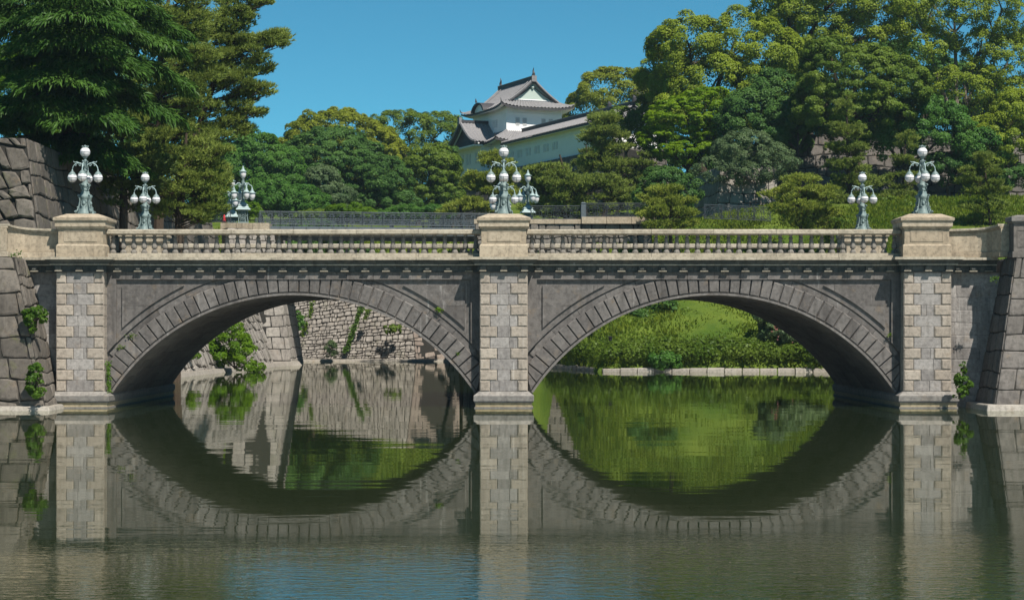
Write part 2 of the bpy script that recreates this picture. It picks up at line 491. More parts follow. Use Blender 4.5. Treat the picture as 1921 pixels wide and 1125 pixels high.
def wall(name, label, faces, mats, seed=1, loc=None, cat='wall'):
    rng = random.Random(seed)
    mb = MB()
    for fc in faces:
        kw = dict(fc[4]) if len(fc) > 4 else {}
        wall_face(mb, *fc[:4], rng=rng, **kw)
    o = mb.build(name, mats)
    return tag(o, label, cat)
# ------------------------------------------------------------------ the stone bridge
SY = 0.5                    # front plane of the spandrels; pier fronts stand at y = 0
REAR = 13.6
PX = (-15.9, 0.0, 15.9)     # pier axes
CXS = (-7.95, 7.95)         # arch axes
ZC, R0, R1, R2, R3, R4 = -3.95, 8.20, 9.00, 9.20, 9.26, 9.50
ZT = 5.10
def arc(r, a0, a1, n, cx=0.0):
    return [(cx + r * math.sin(a0 + (a1 - a0) * i / n), ZC + r * math.cos(a0 + (a1 - a0) * i / n)) for i in range(n + 1)]

bridge = thing('stone_bridge', 'two arched grey granite bridge with pale balustrade crossing the moat', 'bridge')

def build_span(cx):
    aS = math.asin(6.85 / R0)
    mb = MB()
    # body of the spandrel wall, the deepest plane
    body = [(cx - 7.05, 0.5), (cx - 6.88, 0.53)] + arc(R0 + .02, -aS, aS, 56, cx) + [(cx + 6.88, 0.53), (cx + 7.05, 0.5), (cx + 7.05, ZT + .25), (cx - 7.05, ZT + .25)]
    mb.prism(body, SY + 0.17, SY + 0.9, 0, 0.35)
    def aat(r, z): return math.acos(max(-1, min(1, (z - ZC) / r)))
    def axx(r, x): return math.asin(max(-1, min(1, x / r)))
    z0 = 4.83
    # level of the sunk field, above the archivolt groove
    for s in (-1, 1):
        a0, a1 = aat(R3, z0), axx(R3, 7.05)
        pts = arc(R3, s * a0, s * a1, 26, cx)
        mb.prism(pts + [(cx + s * 7.05, z0 - .01)], SY + 0.105, SY + 0.19, 0, 0.5)
        # edge moulding of the field
        # side strip
        mb.prism([(cx + s * 7.05, ZC + R3 * math.cos(axx(R3, 7.05)) + .01), (cx + s * 7.05, z0), (cx + s * 6.70, z0), (cx + s * 6.70, ZC + math.sqrt(R3 ** 2 - 6.70 ** 2) + 0.01)], SY, SY + 0.2, 0, 0.45)
        # raised triangular panel
        zp, xp = 4.60, 6.48
        b0, b1 = aat(R4, zp), axx(R4, xp)
        pa = arc(R4, s * b0, s * b1, 20, cx)
        # three slabs with open joints
        full = pa + [(cx + s * xp, zp)]
        xj = cx + s * 4.55
        for lo_z, hi_z in ((-9, 3.84), (3.85, 9)):
            for lo_x, hi_x in (((-99, xj - .005), (xj + .005, 99)) if lo_z > 0 else ((-99, 99),)):
                q = full
                for ax, lim, sg in ((1, lo_z, 1), (1, hi_z, -1), (0, lo_x, 1), (0, hi_x, -1)):
                    out = []
                    for i in range(len(q)):
                        p0, p1 = q[i - 1], q[i]
                        i0, i1 = sg * (p0[ax] - lim) >= 0, sg * (p1[ax] - lim) >= 0
                        if i0 != i1:
                            t_ = (lim - p0[ax]) / (p1[ax] - p0[ax])
                            out.append((p0[0] + (p1[0] - p0[0]) * t_, p0[1] + (p1[1] - p0[1]) * t_))
                        if i1: out.append(p1)
                    q = out
                    if not q: break
                if len(q) > 2: mb.prism(q, SY + 0.035, SY + 0.15)
    # string course over everything
    n = 14
    for i in range(n):
        x0, x1 = cx - 7.05 + 14.1 * i / n, cx - 7.05 + 14.1 * (i + 1) / n
        mb.box(x0 + .006, x1 - .006, SY, SY + 0.3, z0, ZT)
    # smooth archivolt band
    am = axx(R2, 6.98)
    N = 13
    for i in range(N):
        a0, a1 = -am + 2 * am * i / N + .001, -am + 2 * am * (i + 1) / N - .001
        o = arc(R2, a0, a1, 5, cx); q = arc(R1 - .01, a1, a0, 5, cx)
        o = [(x, min(z, z0 - .004)) for x, z in o]
        mb.prism(o + q, SY + 0.12, SY + 0.25)
    sp = mb.build('spandrel_wall', M['granite'], bridge)
    # voussoirs
    mb = MB()
    am = axx(R1, 7.02)
    lip = arc(R0 - .012, -aS, aS, 60, cx) + arc(R0 + .075, aS, -aS, 60, cx)
    mb.prism(lip, SY + 0.03, SY + 0.3, 0, 0.95)
    back = arc(R0 + .07, -aS - .02, aS + .02, 60, cx) + arc(R1 - .02, am, -am, 60, cx)
    mb.prism(back, SY + 0.13, SY + 0.32, 0, 0.25)
    N = 43
    da = 2 * aS / N
    for i in range(N):
        a0, a1 = -aS + i * da + .0026, -aS + (i + 1) * da - .0026
        q = R1 + random.uniform(-.02, .02)
        if i == N // 2: q += .03; a0 -= .001; a1 += .001
        poly = arc(R0 + .10, a0, a1, 2, cx) + arc(q, a1, a0, 2, cx)
        poly = [(max(cx - 7.04, min(cx + 7.04, x)), z) for x, z in poly]
        inn = []
        mx, mz = np.mean([p[0] for p in poly]), np.mean([p[1] for p in poly])
        for x, z in poly:
            L = math.hypot(mx - x, mz - z)
            inn.append((x + (mx - x) / L * .035, z + (mz - z) / L * .035))
        n_ = len(poly)
        v = [(x, SY + .14, z) for x, z in poly] + [(x, SY + .065, z) for x, z in poly] + [(x, SY + .035, z) for x, z in inn]
        f = [tuple(range(2 * n_, 3 * n_))]
        for r0 in (0, n_):
            f += [(r0 + j, r0 + (j + 1) % n_, r0 + n_ + (j + 1) % n_, r0 + n_ + j) for j in range(n_)]
        mb.add(v, f)
    mb.build('arch_ring', M['granite'], bridge)
    # barrel vault in long courses of stone
    mb = MB()
    N = 40
    for i in range(N):
        a0, a1 = -aS - .015 + (2 * aS + .03) * i / N, -aS - .015 + (2 * aS + .03) * (i + 1) / N
        y = SY + 0.31
        while y < REAR - .55:
            y1 = min(y + random.uniform(.9, 1.7), REAR - .5)
            dr = random.uniform(0, .03)
            p = arc(R0 + dr, a0 + .0006, a1 - .0006, 2, cx) + arc(R0 + .55, a1, a0, 2, cx)
            mb.prism(p, y, y1 - .012)
            y = y1
    mb.build('arch_barrel', M['soffit'], bridge)
    # plain rear face
    mb = MB()
    body = [(cx - 7.05, 0.5), (cx - 6.88, 0.53)] + arc(R0 + .02, -aS, aS, 40, cx) + [(cx + 6.88, 0.53), (cx + 7.05, 0.5), (cx + 7.05, ZT + .25), (cx - 7.05, ZT + .25)]
    mb.prism(body, REAR - .49, REAR - .05, 0, 0.4)
    N = 43
    for i in range(N):
        a0, a1 = -aS + i * da + .0026, -aS + (i + 1) * da - .0026
        mb.prism([(max(cx - 7.04, min(cx + 7.04, x)), z) for x, z in arc(R0 + .05, a0, a1, 2, cx) + arc(R1, a1, a0, 2, cx)], REAR - .08, REAR + .04)
    mb.build('rear_wall', M['granite'], bridge)
for cx in CXS: build_span(cx)

def build_pier(px):
    mb = MB()
    hw = 0.88
    mb.box(px - hw, px + hw, 0.05, REAR - .05, -1.5, ZT + .2, 0, 0.3)
    # facing: beige quoins and grey infill, front and back
    zz = np.linspace(0.62, 5.08, 12)
    for sgn, y in ((1, 0.052), (-1, REAR - .052)):
        i0 = len(mb.v)
        for i in range(11):
            a, b = zz[i] + .006, zz[i + 1] - .006
            q = 0.36 if i % 2 == 0 else 0.63
            if sgn == 1:
                for s in (-1, 1):
                    x0, x1 = sorted((px + s * hw * 1.02, px + s * (hw - q)))
                    mb.cushion(x0 + .004, x1 - .004, a, b, y, .045, .008, 1)
                    mb.cushion(x0 + .03, x1 - .03, a + .03, b - .03, y - .045, .024, .010, 1)
                # infill slabs in irregular pieces
                xs = [px - hw + q + .01]
                e = px + hw - q - .01
                if random.random() < .45: xs.append(px + random.uniform(-.22, .22))
                xs.append(e)
                for u, w_ in zip(xs[:-1], xs[1:]):
                    mb.cushion(u + .004, w_ - .004, a - .003, b + .003, y, random.uniform(.035, .05), .012, 0)
        # flank returns of the quoins
    for s in (-1, 1):
        for i in range(11):
            a, b = zz[i] + .008, zz[i + 1] - .008
            x0, x1 = sorted((px + s * hw, px + s * (hw + .022)))
            mb.box(x0, x1, .06 + (.1 if i % 2 else 0), SY + .16, a, b, 1)
    p = mb.build('pier', [M['infill'], M['quoin']], bridge)
    mb = MB()
    e = 1.13
    mb.frust((px - e, px + e, -.26, REAR + .26), .27, (px - e, px + e, -.26, REAR + .26), .46, 0)
    mb.frust((px - e, px + e, -.26, REAR + .26), .462, (px - .93, px + .93, -.06, REAR + .06), .62, 0)
    mb.box(px - 1.10, px + 1.10, -.22, REAR + .22, .21, .268, 0, 0.0)
    mb.box(px - 1.06, px + 1.06, -.17, REAR + .17, .05, .208, 1)
    mb.box(px - 1.10, px + 1.10, -.21, REAR + .21, -1.5, .048, 0, 0.0)
    mb.build('footing', [M['footing'], M['tidemark']], p)
    return p
piers = [build_pier(x) for x in PX]

def band(mb, x0, x1, y0, y1, steps, m_of):
    """stack of mouldings: steps = (z0, z1, overhang0, overhang1, material)"""
    for z0, z1, a, b, m in steps:
        mb.frust((x0 - a * m_of[0], x1 + a * m_of[1], y0 - a, y1 + a), z0, (x0 - b * m_of[0], x1 + b * m_of[1], y0 - b, y1 + b), z1, m)

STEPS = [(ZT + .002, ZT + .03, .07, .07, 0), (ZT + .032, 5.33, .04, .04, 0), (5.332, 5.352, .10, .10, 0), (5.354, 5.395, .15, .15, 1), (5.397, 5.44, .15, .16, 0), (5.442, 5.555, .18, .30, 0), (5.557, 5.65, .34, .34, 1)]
def build_cornice():
    mb = MB()
    mb2 = MB()
    pads = 0.93
    segs = [(-18.6, PX[0] - pads, 3), (PX[0] + pads, PX[1] - pads, 18), (PX[1] + pads, PX[2] - pads, 18), (PX[2] + pads, 18.6, 3)]
    for x0, x1, n in segs:
        for i in range(n):
            a, b = x0 + (x1 - x0) * i / n, x0 + (x1 - x0) * (i + 1) / n
            band(mb, a + .004, b - .004, SY, REAR - SY, STEPS, (0, 0))
            c = (a + b) / 2
            mb.frust((c - .13, c + .13, SY - .115, SY), 5.155, (c - .13, c + .13, SY - .145, SY), 5.325, 0)
            mb.box(c - .15, c + .15, SY - .15, SY, 5.125, 5.15, 1)
            mb.box(c - .07, c + .07, SY - .16, SY - .1, 5.19, 5.29, 0)
    for px in PX:
        band(mb, px - pads, px + pads, 0.0, REAR, [(a, b, c + .02, d + .02, m) for a, b, c, d, m in STEPS], (1, 1))
        for c in (px - .78, px, px + .78):
            mb.frust((c - .11, c + .11, -.14, 0), 5.16, (c - .11, c + .11, -.17, 0), 5.325, 0)
            mb.box(c - .13, c + .13, -.18, 0, 5.125, 5.155, 1)
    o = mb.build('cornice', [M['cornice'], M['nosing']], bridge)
build_cornice()
mb = MB(); mb.box(-18.6, 18.6, 1.2, REAR - 1.2, 4.9, 5.72)
mb.build('road_deck', M['pave'], bridge)

def pedestal(px, y0, y1):
    """lamp pedestal on a pier; y0 front, y1 rear"""
    mb = MB()
    def st(hw, z0, z1, e0=0, e1=0, m=0, t=None):
        mb.frust((px - hw - e0, px + hw + e0, y0 + (.93 - hw) - e0, y1 - (.93 - hw) + e0), z0, (px - hw - e1, px + hw + e1, y0 + (.93 - hw) - e1, y1 - (.93 - hw) + e1), z1, m, t)
    st(.91, 5.652, 6.08); st(.91, 6.082, 6.15, 0, -.05)
    st(.84, 6.152, 6.70)
    st(.86, 6.702, 6.73); st(.88, 6.732, 6.80, 0, .05); st(.95, 6.802, 6.99)
    st(.985, 6.992, 7.03, 0, .01); st(1.01, 7.032, 7.13); st(1.01, 7.132, 7.30, 0, -.42)
    for f, yy in ((-1, y0 + .09), (1, y1 - .09)):
        # sunk panel frame on front and rear
        for (a, b, c, d) in ((-.62, .62, 6.60, 6.635), (-.62, .62, 6.235, 6.27), (-.62, -.585, 6.27, 6.60), (.585, .62, 6.27, 6.60)):
            pa, pb = sorted((yy, yy + f * .018))
            mb.box(px + a, px + b, pa, pb, c, d)
        pa, pb = sorted((yy, yy + f * .010))
        mb.box(px - .58, px + .58, pa, pb, 6.275, 6.595)
    return mb.build('lamp_pedestal', M['beige'], bridge, bevel=.008)
for px in PX:
    pedestal(px, 0.02, 1.72)
    pedestal(px, REAR - 1.72, REAR - .02)

# balustrades
BAL = [(.105, 0), (.12, .02), (.12, .07), (.085, .13), (.055, .165), (.055, .18), (.10, .20), (.112, .25), (.085, .42), (.062, .535), (.058, .545), (.098, .555), (.10, .57), (.075, .60), (.052, .635), (.050, .655), (.085, .695), (.098, .72)]
balmesh = None
count = 0
rest = MB()
for y0 in (SY + .12, REAR - SY - .66):
    for x0, x1 in ((PX[0] + .86, PX[1] - .86), (PX[1] + .86, PX[2] - .86)):
        mb = MB()
        n = 6
        rear = y0 > 5
        for i in range(n):
            a, b = x0 + (x1 - x0) * i / n + .003, x0 + (x1 - x0) * (i + 1) / n - .003
            dz = random.uniform(-.004, .004)
            mb.box(a, b, y0 + .0, y0 + .54, 5.652 + dz, 5.83 + dz)
            mb.box(a, b, y0 - .02, y0 + .56, 6.56 + dz, 6.70 + dz)
            mb.frust((a, b, y0 - .02, y0 + .56), 6.702 + dz, (a, b, y0 + .06, y0 + .48), 6.735 + dz)
            mb.box(a, b, y0 + .06, y0 + .48, 6.535 + dz, 6.558 + dz)
        rail = mb.build('balustrade', M['nosing'], bridge, bevel=.01)
        nb = 36
        for i in range(nb):
            x = x0 + .2 + (x1 - x0 - .4) * i / (nb - 1)
            c = (x, y0 + .27, 5.825)
            if not rear or count < 100:
                if balmesh is None:
                    b = MB().lathe(BAL, 8, (0, 0, 0), 0, .6, R(22.5)).build('baluster', M['balustone'], rail)
                    balmesh = b.data
                else:
                    b = bpy.data.objects.new('baluster', balmesh); COL.objects.link(b); b.parent = rail
                b.location = c; b.rotation_euler = (0, 0, R(random.choice((0, 90, 180, 270))))
                b.scale = (1, 1, 1)
                count += 1
            else:
                rest.lathe(BAL, 8, c, 0, random.random(), R(22.5))
o = rest.build('balusters', M['balustone'], bridge)
o['kind'] = 'stuff'

# ------------------------------------------------------------------ wing walls and parapets beside the end piers
def wing(s):
    side = 'left' if s < 0 else 'right'
    mb = MB()
    rng = random.Random(5 + s)
    ins = [(s * 16.76, 0), (s * 18.9, 0)]
    a, b = sorted((s * 16.7, s * 19.2))
    wall_face(mb, (a, .72, -1), (b, .72, -1), (b, .72, 5.1), (a, .72, 5.1), .46, .85, rng, 0, .1, .012, .012, 0, 0, 0, 1.2)
    return tag(mb.build('wing_wall', [M['infill']]), 'weathered grey coursed wing wall beside the %s end pier of the bridge' % side, 'wall')
wing(-1); wing(1)

def parapet(s):
    side = 'left' if s < 0 else 'right'
    pts = [(16.6, .85), (17.4, .85), (18.0, .80), (18.4, .62), (18.65, .35), (18.8, .05), (18.88, -.2), (18.9, -.4)]
    mb = MB()
    def sweep(o0, o1, z0, z1, m):
        v, f = [], []
        for i, (x, y) in enumerate(pts):
            p0 = Vector(pts[max(i - 1, 0)]); p1 = Vector(pts[min(i + 1, len(pts) - 1)])
            d = (p1 - p0).normalized(); n = Vector((d.y, -d.x))
            rise = 0.16 * i / (len(pts) - 1)
            for o, z in ((o0, z0), (o0, z1), (o1, z1), (o1, z0)):
                v.append((s * (x + n.x * -o), y - n.y * o, z + rise * (z > 5.9)))
        for i in range(len(pts) - 1):
            for q in range(4):
                f.append((i * 4 + q, i * 4 + (q + 1) % 4, i * 4 + 4 + (q + 1) % 4, i * 4 + 4 + q))
        f += [(0, 1, 2, 3), tuple(range(len(pts) * 4 - 1, len(pts) * 4 - 5, -1))]
        mb.add(v, f, m)
    sweep(.06, -.42, 5.652, 5.86, 0)
    sweep(.0, -.36, 5.862, 6.56, 0)
    sweep(.05, -.41, 6.562, 6.63, 0)
    sweep(.12, -.48, 6.632, 6.72, 1)
    for i in range(1, len(pts) - 1):
        x, y = pts[i]
    return tag(mb.build('parapet', [M['beige'], M['nosing']], bevel=.012), 'plain pale stone parapet curving from the %s pedestal to the bank' % side, 'parapet')
parapet(-1); parapet(1)

# embankment blocks in front of the bridge ends
def embank(s):
    rng = random.Random(11 + s)
    mb = MB()
    Yf, Yt = -2.2, -1.0
    xb, xt = (17.75, 18.95) if s > 0 else (16.5, 18.1)
    zt = 5.62
    if s > 0:
        wall_face(mb, (xb, Yf, -.6), (34, Yf, -.6), (34, Yt, zt), (xt, Yt, zt), .68, 1.15, rng, 0, .12, .045, .016, .15, 0, 1, 1.0)
        wall_face(mb, (xb + .02, 1.6, -.6), (xb, Yf, -.6), (xt, Yt, zt), (xt + .02, 1.6, zt), .68, .8, rng, 0, .16, .05, .02, 0, 0, 1, 1.0)
        lab = 'squared grey stone embankment with a sharp corner at the right bridge end'
        mats = [M['rampart_grey'], M['mortar']]
    else:
        wall_face(mb, (-34, Yf, -.6), (-xb, Yf, -.6), (-xt, Yt, zt), (-34, Yt, zt), .85, 1.15, rng, 0, .24, .07, .018, .5, 0, 1, 1.0)
        wall_face(mb, (-xb, Yf, -.6), (-xb - .15, 1.6, -.6), (-xt - .02, 1.6, zt), (-xt, Yt, zt), .6, .75, rng, 0, .30, .08, .02, 0, 0, 1, 1.0)
        lab = 'mossy embankment of big rounded stones at the left bridge end'
        mats = [M['rampart'], M['mortar']]
    o = tag(mb.build('embankment_wall', mats), lab, 'wall')
    # concrete foot at the water line
    mb = MB()
    if s > 0: mb.frust((17.35, 40, -2.75, 1.2), -.6, (17.55, 40, -2.35, 1.0), .22, 0)
    else: mb.frust((-40, -16.2, -2.8, 1.2), -.6, (-40, -16.5, -2.4, 1.0), .16, 0)
    mb.build('footing', M['concrete'], o, bevel=.05)
    return o
embank(-1); embank(1)
# stone post at the right edge
pt = thing('stone_post', 'grey stone post with flat cap at the right end of the parapet', 'post', (19.22, -.66, 5.6))
mb = MB(); mb.box(-.42, .42, -.4, .4, 0, .22); mb.box(-.36, .36, -.34, .34, .222, 1.28)
for a, b, c, d in ((-.24, .24, 1.0, 1.03), (-.24, .24, .38, .41), (-.24, -.21, .41, 1.0), (.21, .24, .41, 1.0)): mb.box(a, b, -.355, -.34, c, d)
mb.build('shaft', M['rampart_grey'], pt, bevel=.015)
mb = MB(); mb.box(-.42, .42, -.4, .4, 1.282, 1.33); mb.box(-.47, .47, -.45, .45, 1.332, 1.50); mb.frust((-.47, .47, -.45, .45), 1.502, (-.2, .2, -.2, .2), 1.58)
mb.build('cap', M['footing'], pt, bevel=.015)

# ------------------------------------------------------------------ bridge lamps
def scroll(c, ang, r0, turns=1.25, n=18):
    """points of a flat spiral in the vertical plane of direction ang"""
    pts = []
    for i in range(n + 1):
        t = i / n
        a = turns * 2 * math.pi * t
        r = r0 * (1 - .8 * t)
        pts.append((c[0] + math.cos(ang) * r * math.cos(a), c[1] + math.sin(ang) * r * math.cos(a), c[2] + r * math.sin(a)))
    return pts
def globe_lamp(parent, c, r, hang=True):
    g = MB().ball((0, 0, 0), r, 18).build('globe', M['globe'], parent, c, True)
    mb = MB()
    mb.ring((0, 0, 0), r * 1.015, .007, 'z', 20, 5)
    for a in range(4):
        pts = [(r * 1.02 * math.cos(q) * math.cos(a * math.pi / 2 + .785 * 0), r * 1.02 * math.cos(q) * math.sin(a * math.pi / 2), r * 1.02 * math.sin(q)) for q in np.linspace(-1.35, .05, 8)]
        mb.tube(pts, .006, 4)
    mb.ball((0, 0, -r * 1.06), r * .16, 8)
    mb.lathe([(r * .30, -r * 1.0), (r * .34, -r * .96), (r * .30, -r * .92)], 10)
    mb.build('cage', M['cage'], g, None, True)
    if hang:
        cap = MB().lathe([(r * .82, r * .56), (r * .80, r * .66), (r * .62, r * .98), (r * .40, r * 1.22), (r * .20, r * 1.42), (r * .22, r * 1.52), (r * .10, r * 1.60)], 14)
        for i in range(7): cap.ball((r * .80 * math.cos(i * .8976), r * .80 * math.sin(i * .8976), r * .60), r * .11, 6)
        cap.build('cap', M['bronze'], g, None, True)
    else:
        cap = MB().lathe([(r * .50, r * .82), (r * .60, r * .90), (r * .66, r * 1.10), (r * .52, r * 1.12), (r * .30, r * 1.2), (r * .1, r * 1.42)], 14)
        for i in range(8): cap.ball((r * .62 * math.cos(i * .785), r * .62 * math.sin(i * .785), r * 1.16), r * .12, 6)
        MB().lathe([(r * .24, -r * 1.32), (r * .40, -r * 1.12), (r * .58, -r * .88), (r * .56, -r * .80)], 14).build('holder', M['bronze'], g, None, True)
        cap.build('cap', M['bronze'], g, None, True)
    return g

def make_bridge_lamp():
    root = empty('bridge_lamp')
    # ornate bell foot
    mb = MB()
    prof = [(.335, 0), (.345, .03), (.31, .06), (.275, .14), (.235, .24), (.205, .36), (.195, .48), (.205, .58), (.235, .64), (.24, .69), (.20, .74), (.155, .80), (.135, .86), (.115, .90)]
    mb.lathe(prof, 24, (0, 0, 0), 0, None, R(0), -0.22)
    for k in range(4):
        a = k * math.pi / 2
        ca, sa = math.cos(a), math.sin(a)
        # cartouche on every face
        i0 = len(mb.v)
        mb.ring((0, 0, 0), .105, .018, 'y', 16, 5)
        mb.ball((0, -.01, 0), .055, 8)
        mb.ring((0, -.005, .17), .05, .016, 'y', 10, 5, a0=-.4, a1=3.6)
        mb.ring((0, 0.03, -.19), .07, .02, 'y', 10, 5, a0=3.0, a1=6.5)
        mb.ball((0, .02, .27), .05, 8)
        mb.xf(Matrix.Rotation(a, 4, 'Z') @ Matrix.Translation((0, -.205, .42)) @ Matrix.Rotation(R(-9), 4, 'X') @ Matrix.Diagonal((1.0, 1, 1.55, 1)), i0)
        # corner ribs, shoulder scrolls and feet
        d = a + math.pi / 4
        mb.tube([(math.cos(d) * r, math.sin(d) * r, z) for r, z in ((.40, .05), (.335, .16), (.27, .34), (.235, .5), (.25, .62), (.27, .68))], [.05, .035, .028, .026, .03, .035], 6)
        mb.tube(scroll((math.cos(d) * .27, math.sin(d) * .27, .69), d, .06), .022, 5)
        mb.tube(scroll((math.cos(d) * .40, math.sin(d) * .40, .07), d, .065), .026, 5)
        mb.tube(scroll((math.cos(d) * .31, math.sin(d) * .31, .24), d, .045), .02, 5)
    mb.build('foot', M['bronze'], root, None, True)
    mb = MB()
    mb.lathe([(.12, .895), (.15, .92), (.13, .96), (.115, 1.0), (.145, 1.05), (.165, 1.09), (.13, 1.14), (.115, 1.2), (.075, 1.36), (.05, 1.5), (.045, 1.62), (.075, 1.66), (.055, 1.72), (.04, 1.84), (.05, 1.98), (.085, 2.03), (.05, 2.09), (.035, 2.16)], 14)
    for k in range(4):
        d = k * math.pi / 2 + math.pi / 4
        mb.tube(scroll((math.cos(d) * .17, math.sin(d) * .17, 1.10), d, .07), .024, 5)
        mb.tube([(math.cos(d) * .16, math.sin(d) * .16, 1.05), (math.cos(d) * .18, math.sin(d) * .18, .99), (math.cos(d) * .13, math.sin(d) * .13, .94)], .02, 5)
        mb.tube(scroll((math.cos(d) * .09, math.sin(d) * .09, 2.0), d, .045), .014, 5)
        mb.ball((math.cos(d) * .06, math.sin(d) * .06, 1.78), .03, 6)
    mb.build('shaft', M['bronze'], root, None, True)
    for k in range(4):
        d = k * math.pi / 2
        mb = MB()
        arcp = [(.04, 1.80), (.10, 1.90), (.19, 1.955), (.30, 1.955), (.40, 1.90), (.465, 1.81), (.488, 1.70), (.488, 1.66)]
        mb.tube([(math.cos(d) * r, math.sin(d) * r, z) for r, z in arcp], [.026, .024, .023, .022, .021, .02, .018, .018], 7)
        tip = [(.24, 1.965), (.32, 2.0), (.38, 1.985), (.425, 1.995), (.445, 2.03)]
        mb.tube([(math.cos(d) * r, math.sin(d) * r, z) for r, z in tip], [.02, .02, .018, .015, .008], 6)
        mb.tube(scroll((math.cos(d) * .20, math.sin(d) * .20, 1.87), d, .05, 1.1), .011, 5)
        mb.tube(scroll((math.cos(d) * .36, math.sin(d) * .36, 1.87), d, .035, 1.1), .010, 5)
        mb.ball((math.cos(d) * .488, math.sin(d) * .488, 1.68), .03, 8)
        arm = mb.build('arm', M['pale_bronze'], root, None, True)
        globe_lamp(arm, (math.cos(d) * .488, math.sin(d) * .488, 1.40), .178)
    g = globe_lamp(root, (0, 0, 2.37), .192, False)
    return root
lamp0 = make_bridge_lamp()
G = 'bronze globe lamps on the stone bridge'
spots = [(-15.9, .87, 'verdigris five globe lamp on the front left pedestal of the stone bridge'),
         (0, .87, 'verdigris five globe lamp on the front middle pedestal before the white turret'),
         (15.9, .87, 'verdigris five globe lamp on the front right pedestal of the stone bridge'),
         (-15.9, REAR - .87, 'far side five globe lamp just right of the front left lamp'),
         (0, REAR - .87, 'far side five globe lamp hidden right behind the front middle lamp'),
         (15.9, REAR - .87, 'far side five globe lamp just left of the front right lamp')]
for i, (x, y, lab) in enumerate(spots):
    o = lamp0 if i == 0 else copy_tree(lamp0)
    o.location = (x, y, 7.30)
    tag(o, lab, 'lamp', G)
# ------------------------------------------------------------------ moat walls behind the bridge
wall('moat_wall', 'battered left moat wall of long leaning stones running back under the iron bridge',
     [((-19.0, 14, -.5), (-20.7, 45, -.5), (-22.4, 45, 5.8), (-21.0, 14, 5.8), dict(rh=.8, sw=.5, jit=.4, bulge=.12, lean=-1.1)),
      ((-20.7, 45, -.5), (-18.6, 82, -.5), (-20.4, 82, 5.8), (-22.4, 45, 5.8), dict(rh=.8, sw=.55, jit=.4, bulge=.12, lean=-1.1))],
     [M['far_stone'], M['mortar']], 3)
wall('abutment_tower', 'tall squared stone abutment with slanted edge seen through the left arch',
     [((-21.3, 81.6, -.5), (-17.7, 86, -.5), (-19.3, 86, 11.3), (-22.6, 82.5, 11.3), dict(rh=1.0, sw=1.5, jit=.14, bulge=.05)),
      ((-17.7, 86, -.5), (-18.2, 100, -.5), (-20, 100, 11.3), (-19.3, 86, 11.3), dict(rh=1.0, sw=1.5, jit=.14, bulge=.05))],
     [M['far_stone'], M['mortar']], 4)
wall('far_moat_wall', 'wide wall of small rough stones facing the left arch across the moat',
     [((-40, 107, -.5), (-19.8, 106.8, -.5), (-20.4, 109.4, 6.0), (-40, 109.5, 6.0), dict(rh=.36, sw=.46, jit=.42, bulge=.17, gap=.04, lean=.2)),
      ((-19.78, 106.8, -.5), (-8.2, 106.5, -.5), (-9.4, 109.9, 8.0), (-20.38, 109.4, 6.0), dict(rh=.36, sw=.46, jit=.42, bulge=.17, gap=.04, lean=.2))],
     [M['far_stone'], M['mortar']], 5)
o = wall('patched_moat_wall', 'smooth reddish patch of wall right of the small rough stones in the left arch',
     [((-8.2, 106.5, -.5), (-3.6, 106.3, -.5), (-4.2, 109.4, 8.6), (-9.4, 109.9, 8.0), dict(rh=.62, sw=.95, jit=.4, bulge=.05, gap=.03))],
     [M['redwall'], M['mortar']], 6)
wall('moat_wall_end', 'short stretch of dark rough stones beside the reddish patch, ending at the middle pier',
     [((-3.6, 106.3, -.5), (-2.0, 106.3, -.5), (-2.2, 109, 9.0), (-4.2, 109.4, 8.6), dict(rh=.5, sw=.6, jit=.3, bulge=.12)),
      ((-2.0, 106.3, -.5), (-2.2, 80, -.5), (-2.4, 80, 9), (-2.2, 106.3, 9), dict(rh=.6, sw=.9, jit=.3, bulge=.1))],
     [M['rubble'], M['mortar']], 7)
mb = MB()
for x0, x1, y0 in ((-75, -8.4, 106.2), (-8.38, -2, 106.05)):
    mb.frust((x0, x1, y0 - .5, y0 + 1), -.5, (x0, x1, y0 - .2, y0 + 1), .22)
tag(mb.build('water_ledge', M['concrete']), 'low pale ledge along the water below the far rough wall', 'ledge')
mb = MB()
mb.add([(-18.3, 13, -.4), (-18.6, 13, .25), (-21, 13, .3), (-20.0, 45, -.4), (-20.3, 45, .25), (-22, 45, .3), (-17.9, 82, -.4), (-18.2, 82, .28), (-20.5, 82, .3), (-16.6, 86.6, -.4), (-17.2, 86.6, .35), (-19, 87.4, .4)],
       [(0, 3, 4, 1), (1, 4, 5, 2), (3, 6, 7, 4), (4, 7, 8, 5), (6, 9, 10, 7), (7, 10, 11, 8)])
tag(mb.build('bank_ledge', M['concrete']), 'pale stone ledge at the foot of the left moat wall', 'ledge')
# upper left rampart above the road
wall('upper_rampart', 'high rampart of big leaning stones rising behind the left parapet',
     [((-60, 19, 5.0), (-21.9, 19, 5.0), (-23.1, 20.2, 12.2), (-60, 20.2, 12.2), dict(rh=.95, sw=.85, jit=.4, bulge=.17, gap=.05, slant=1.0, lean=-.45)),
      ((-21.9, 19, 5.0), (-22.2, 80, 5.0), (-23.6, 80, 12.2), (-23.1, 20.2, 12.2), dict(rh=.95, sw=1.5, jit=.25, bulge=.08))],
     [M['rampart'], M['mortar']], 8)
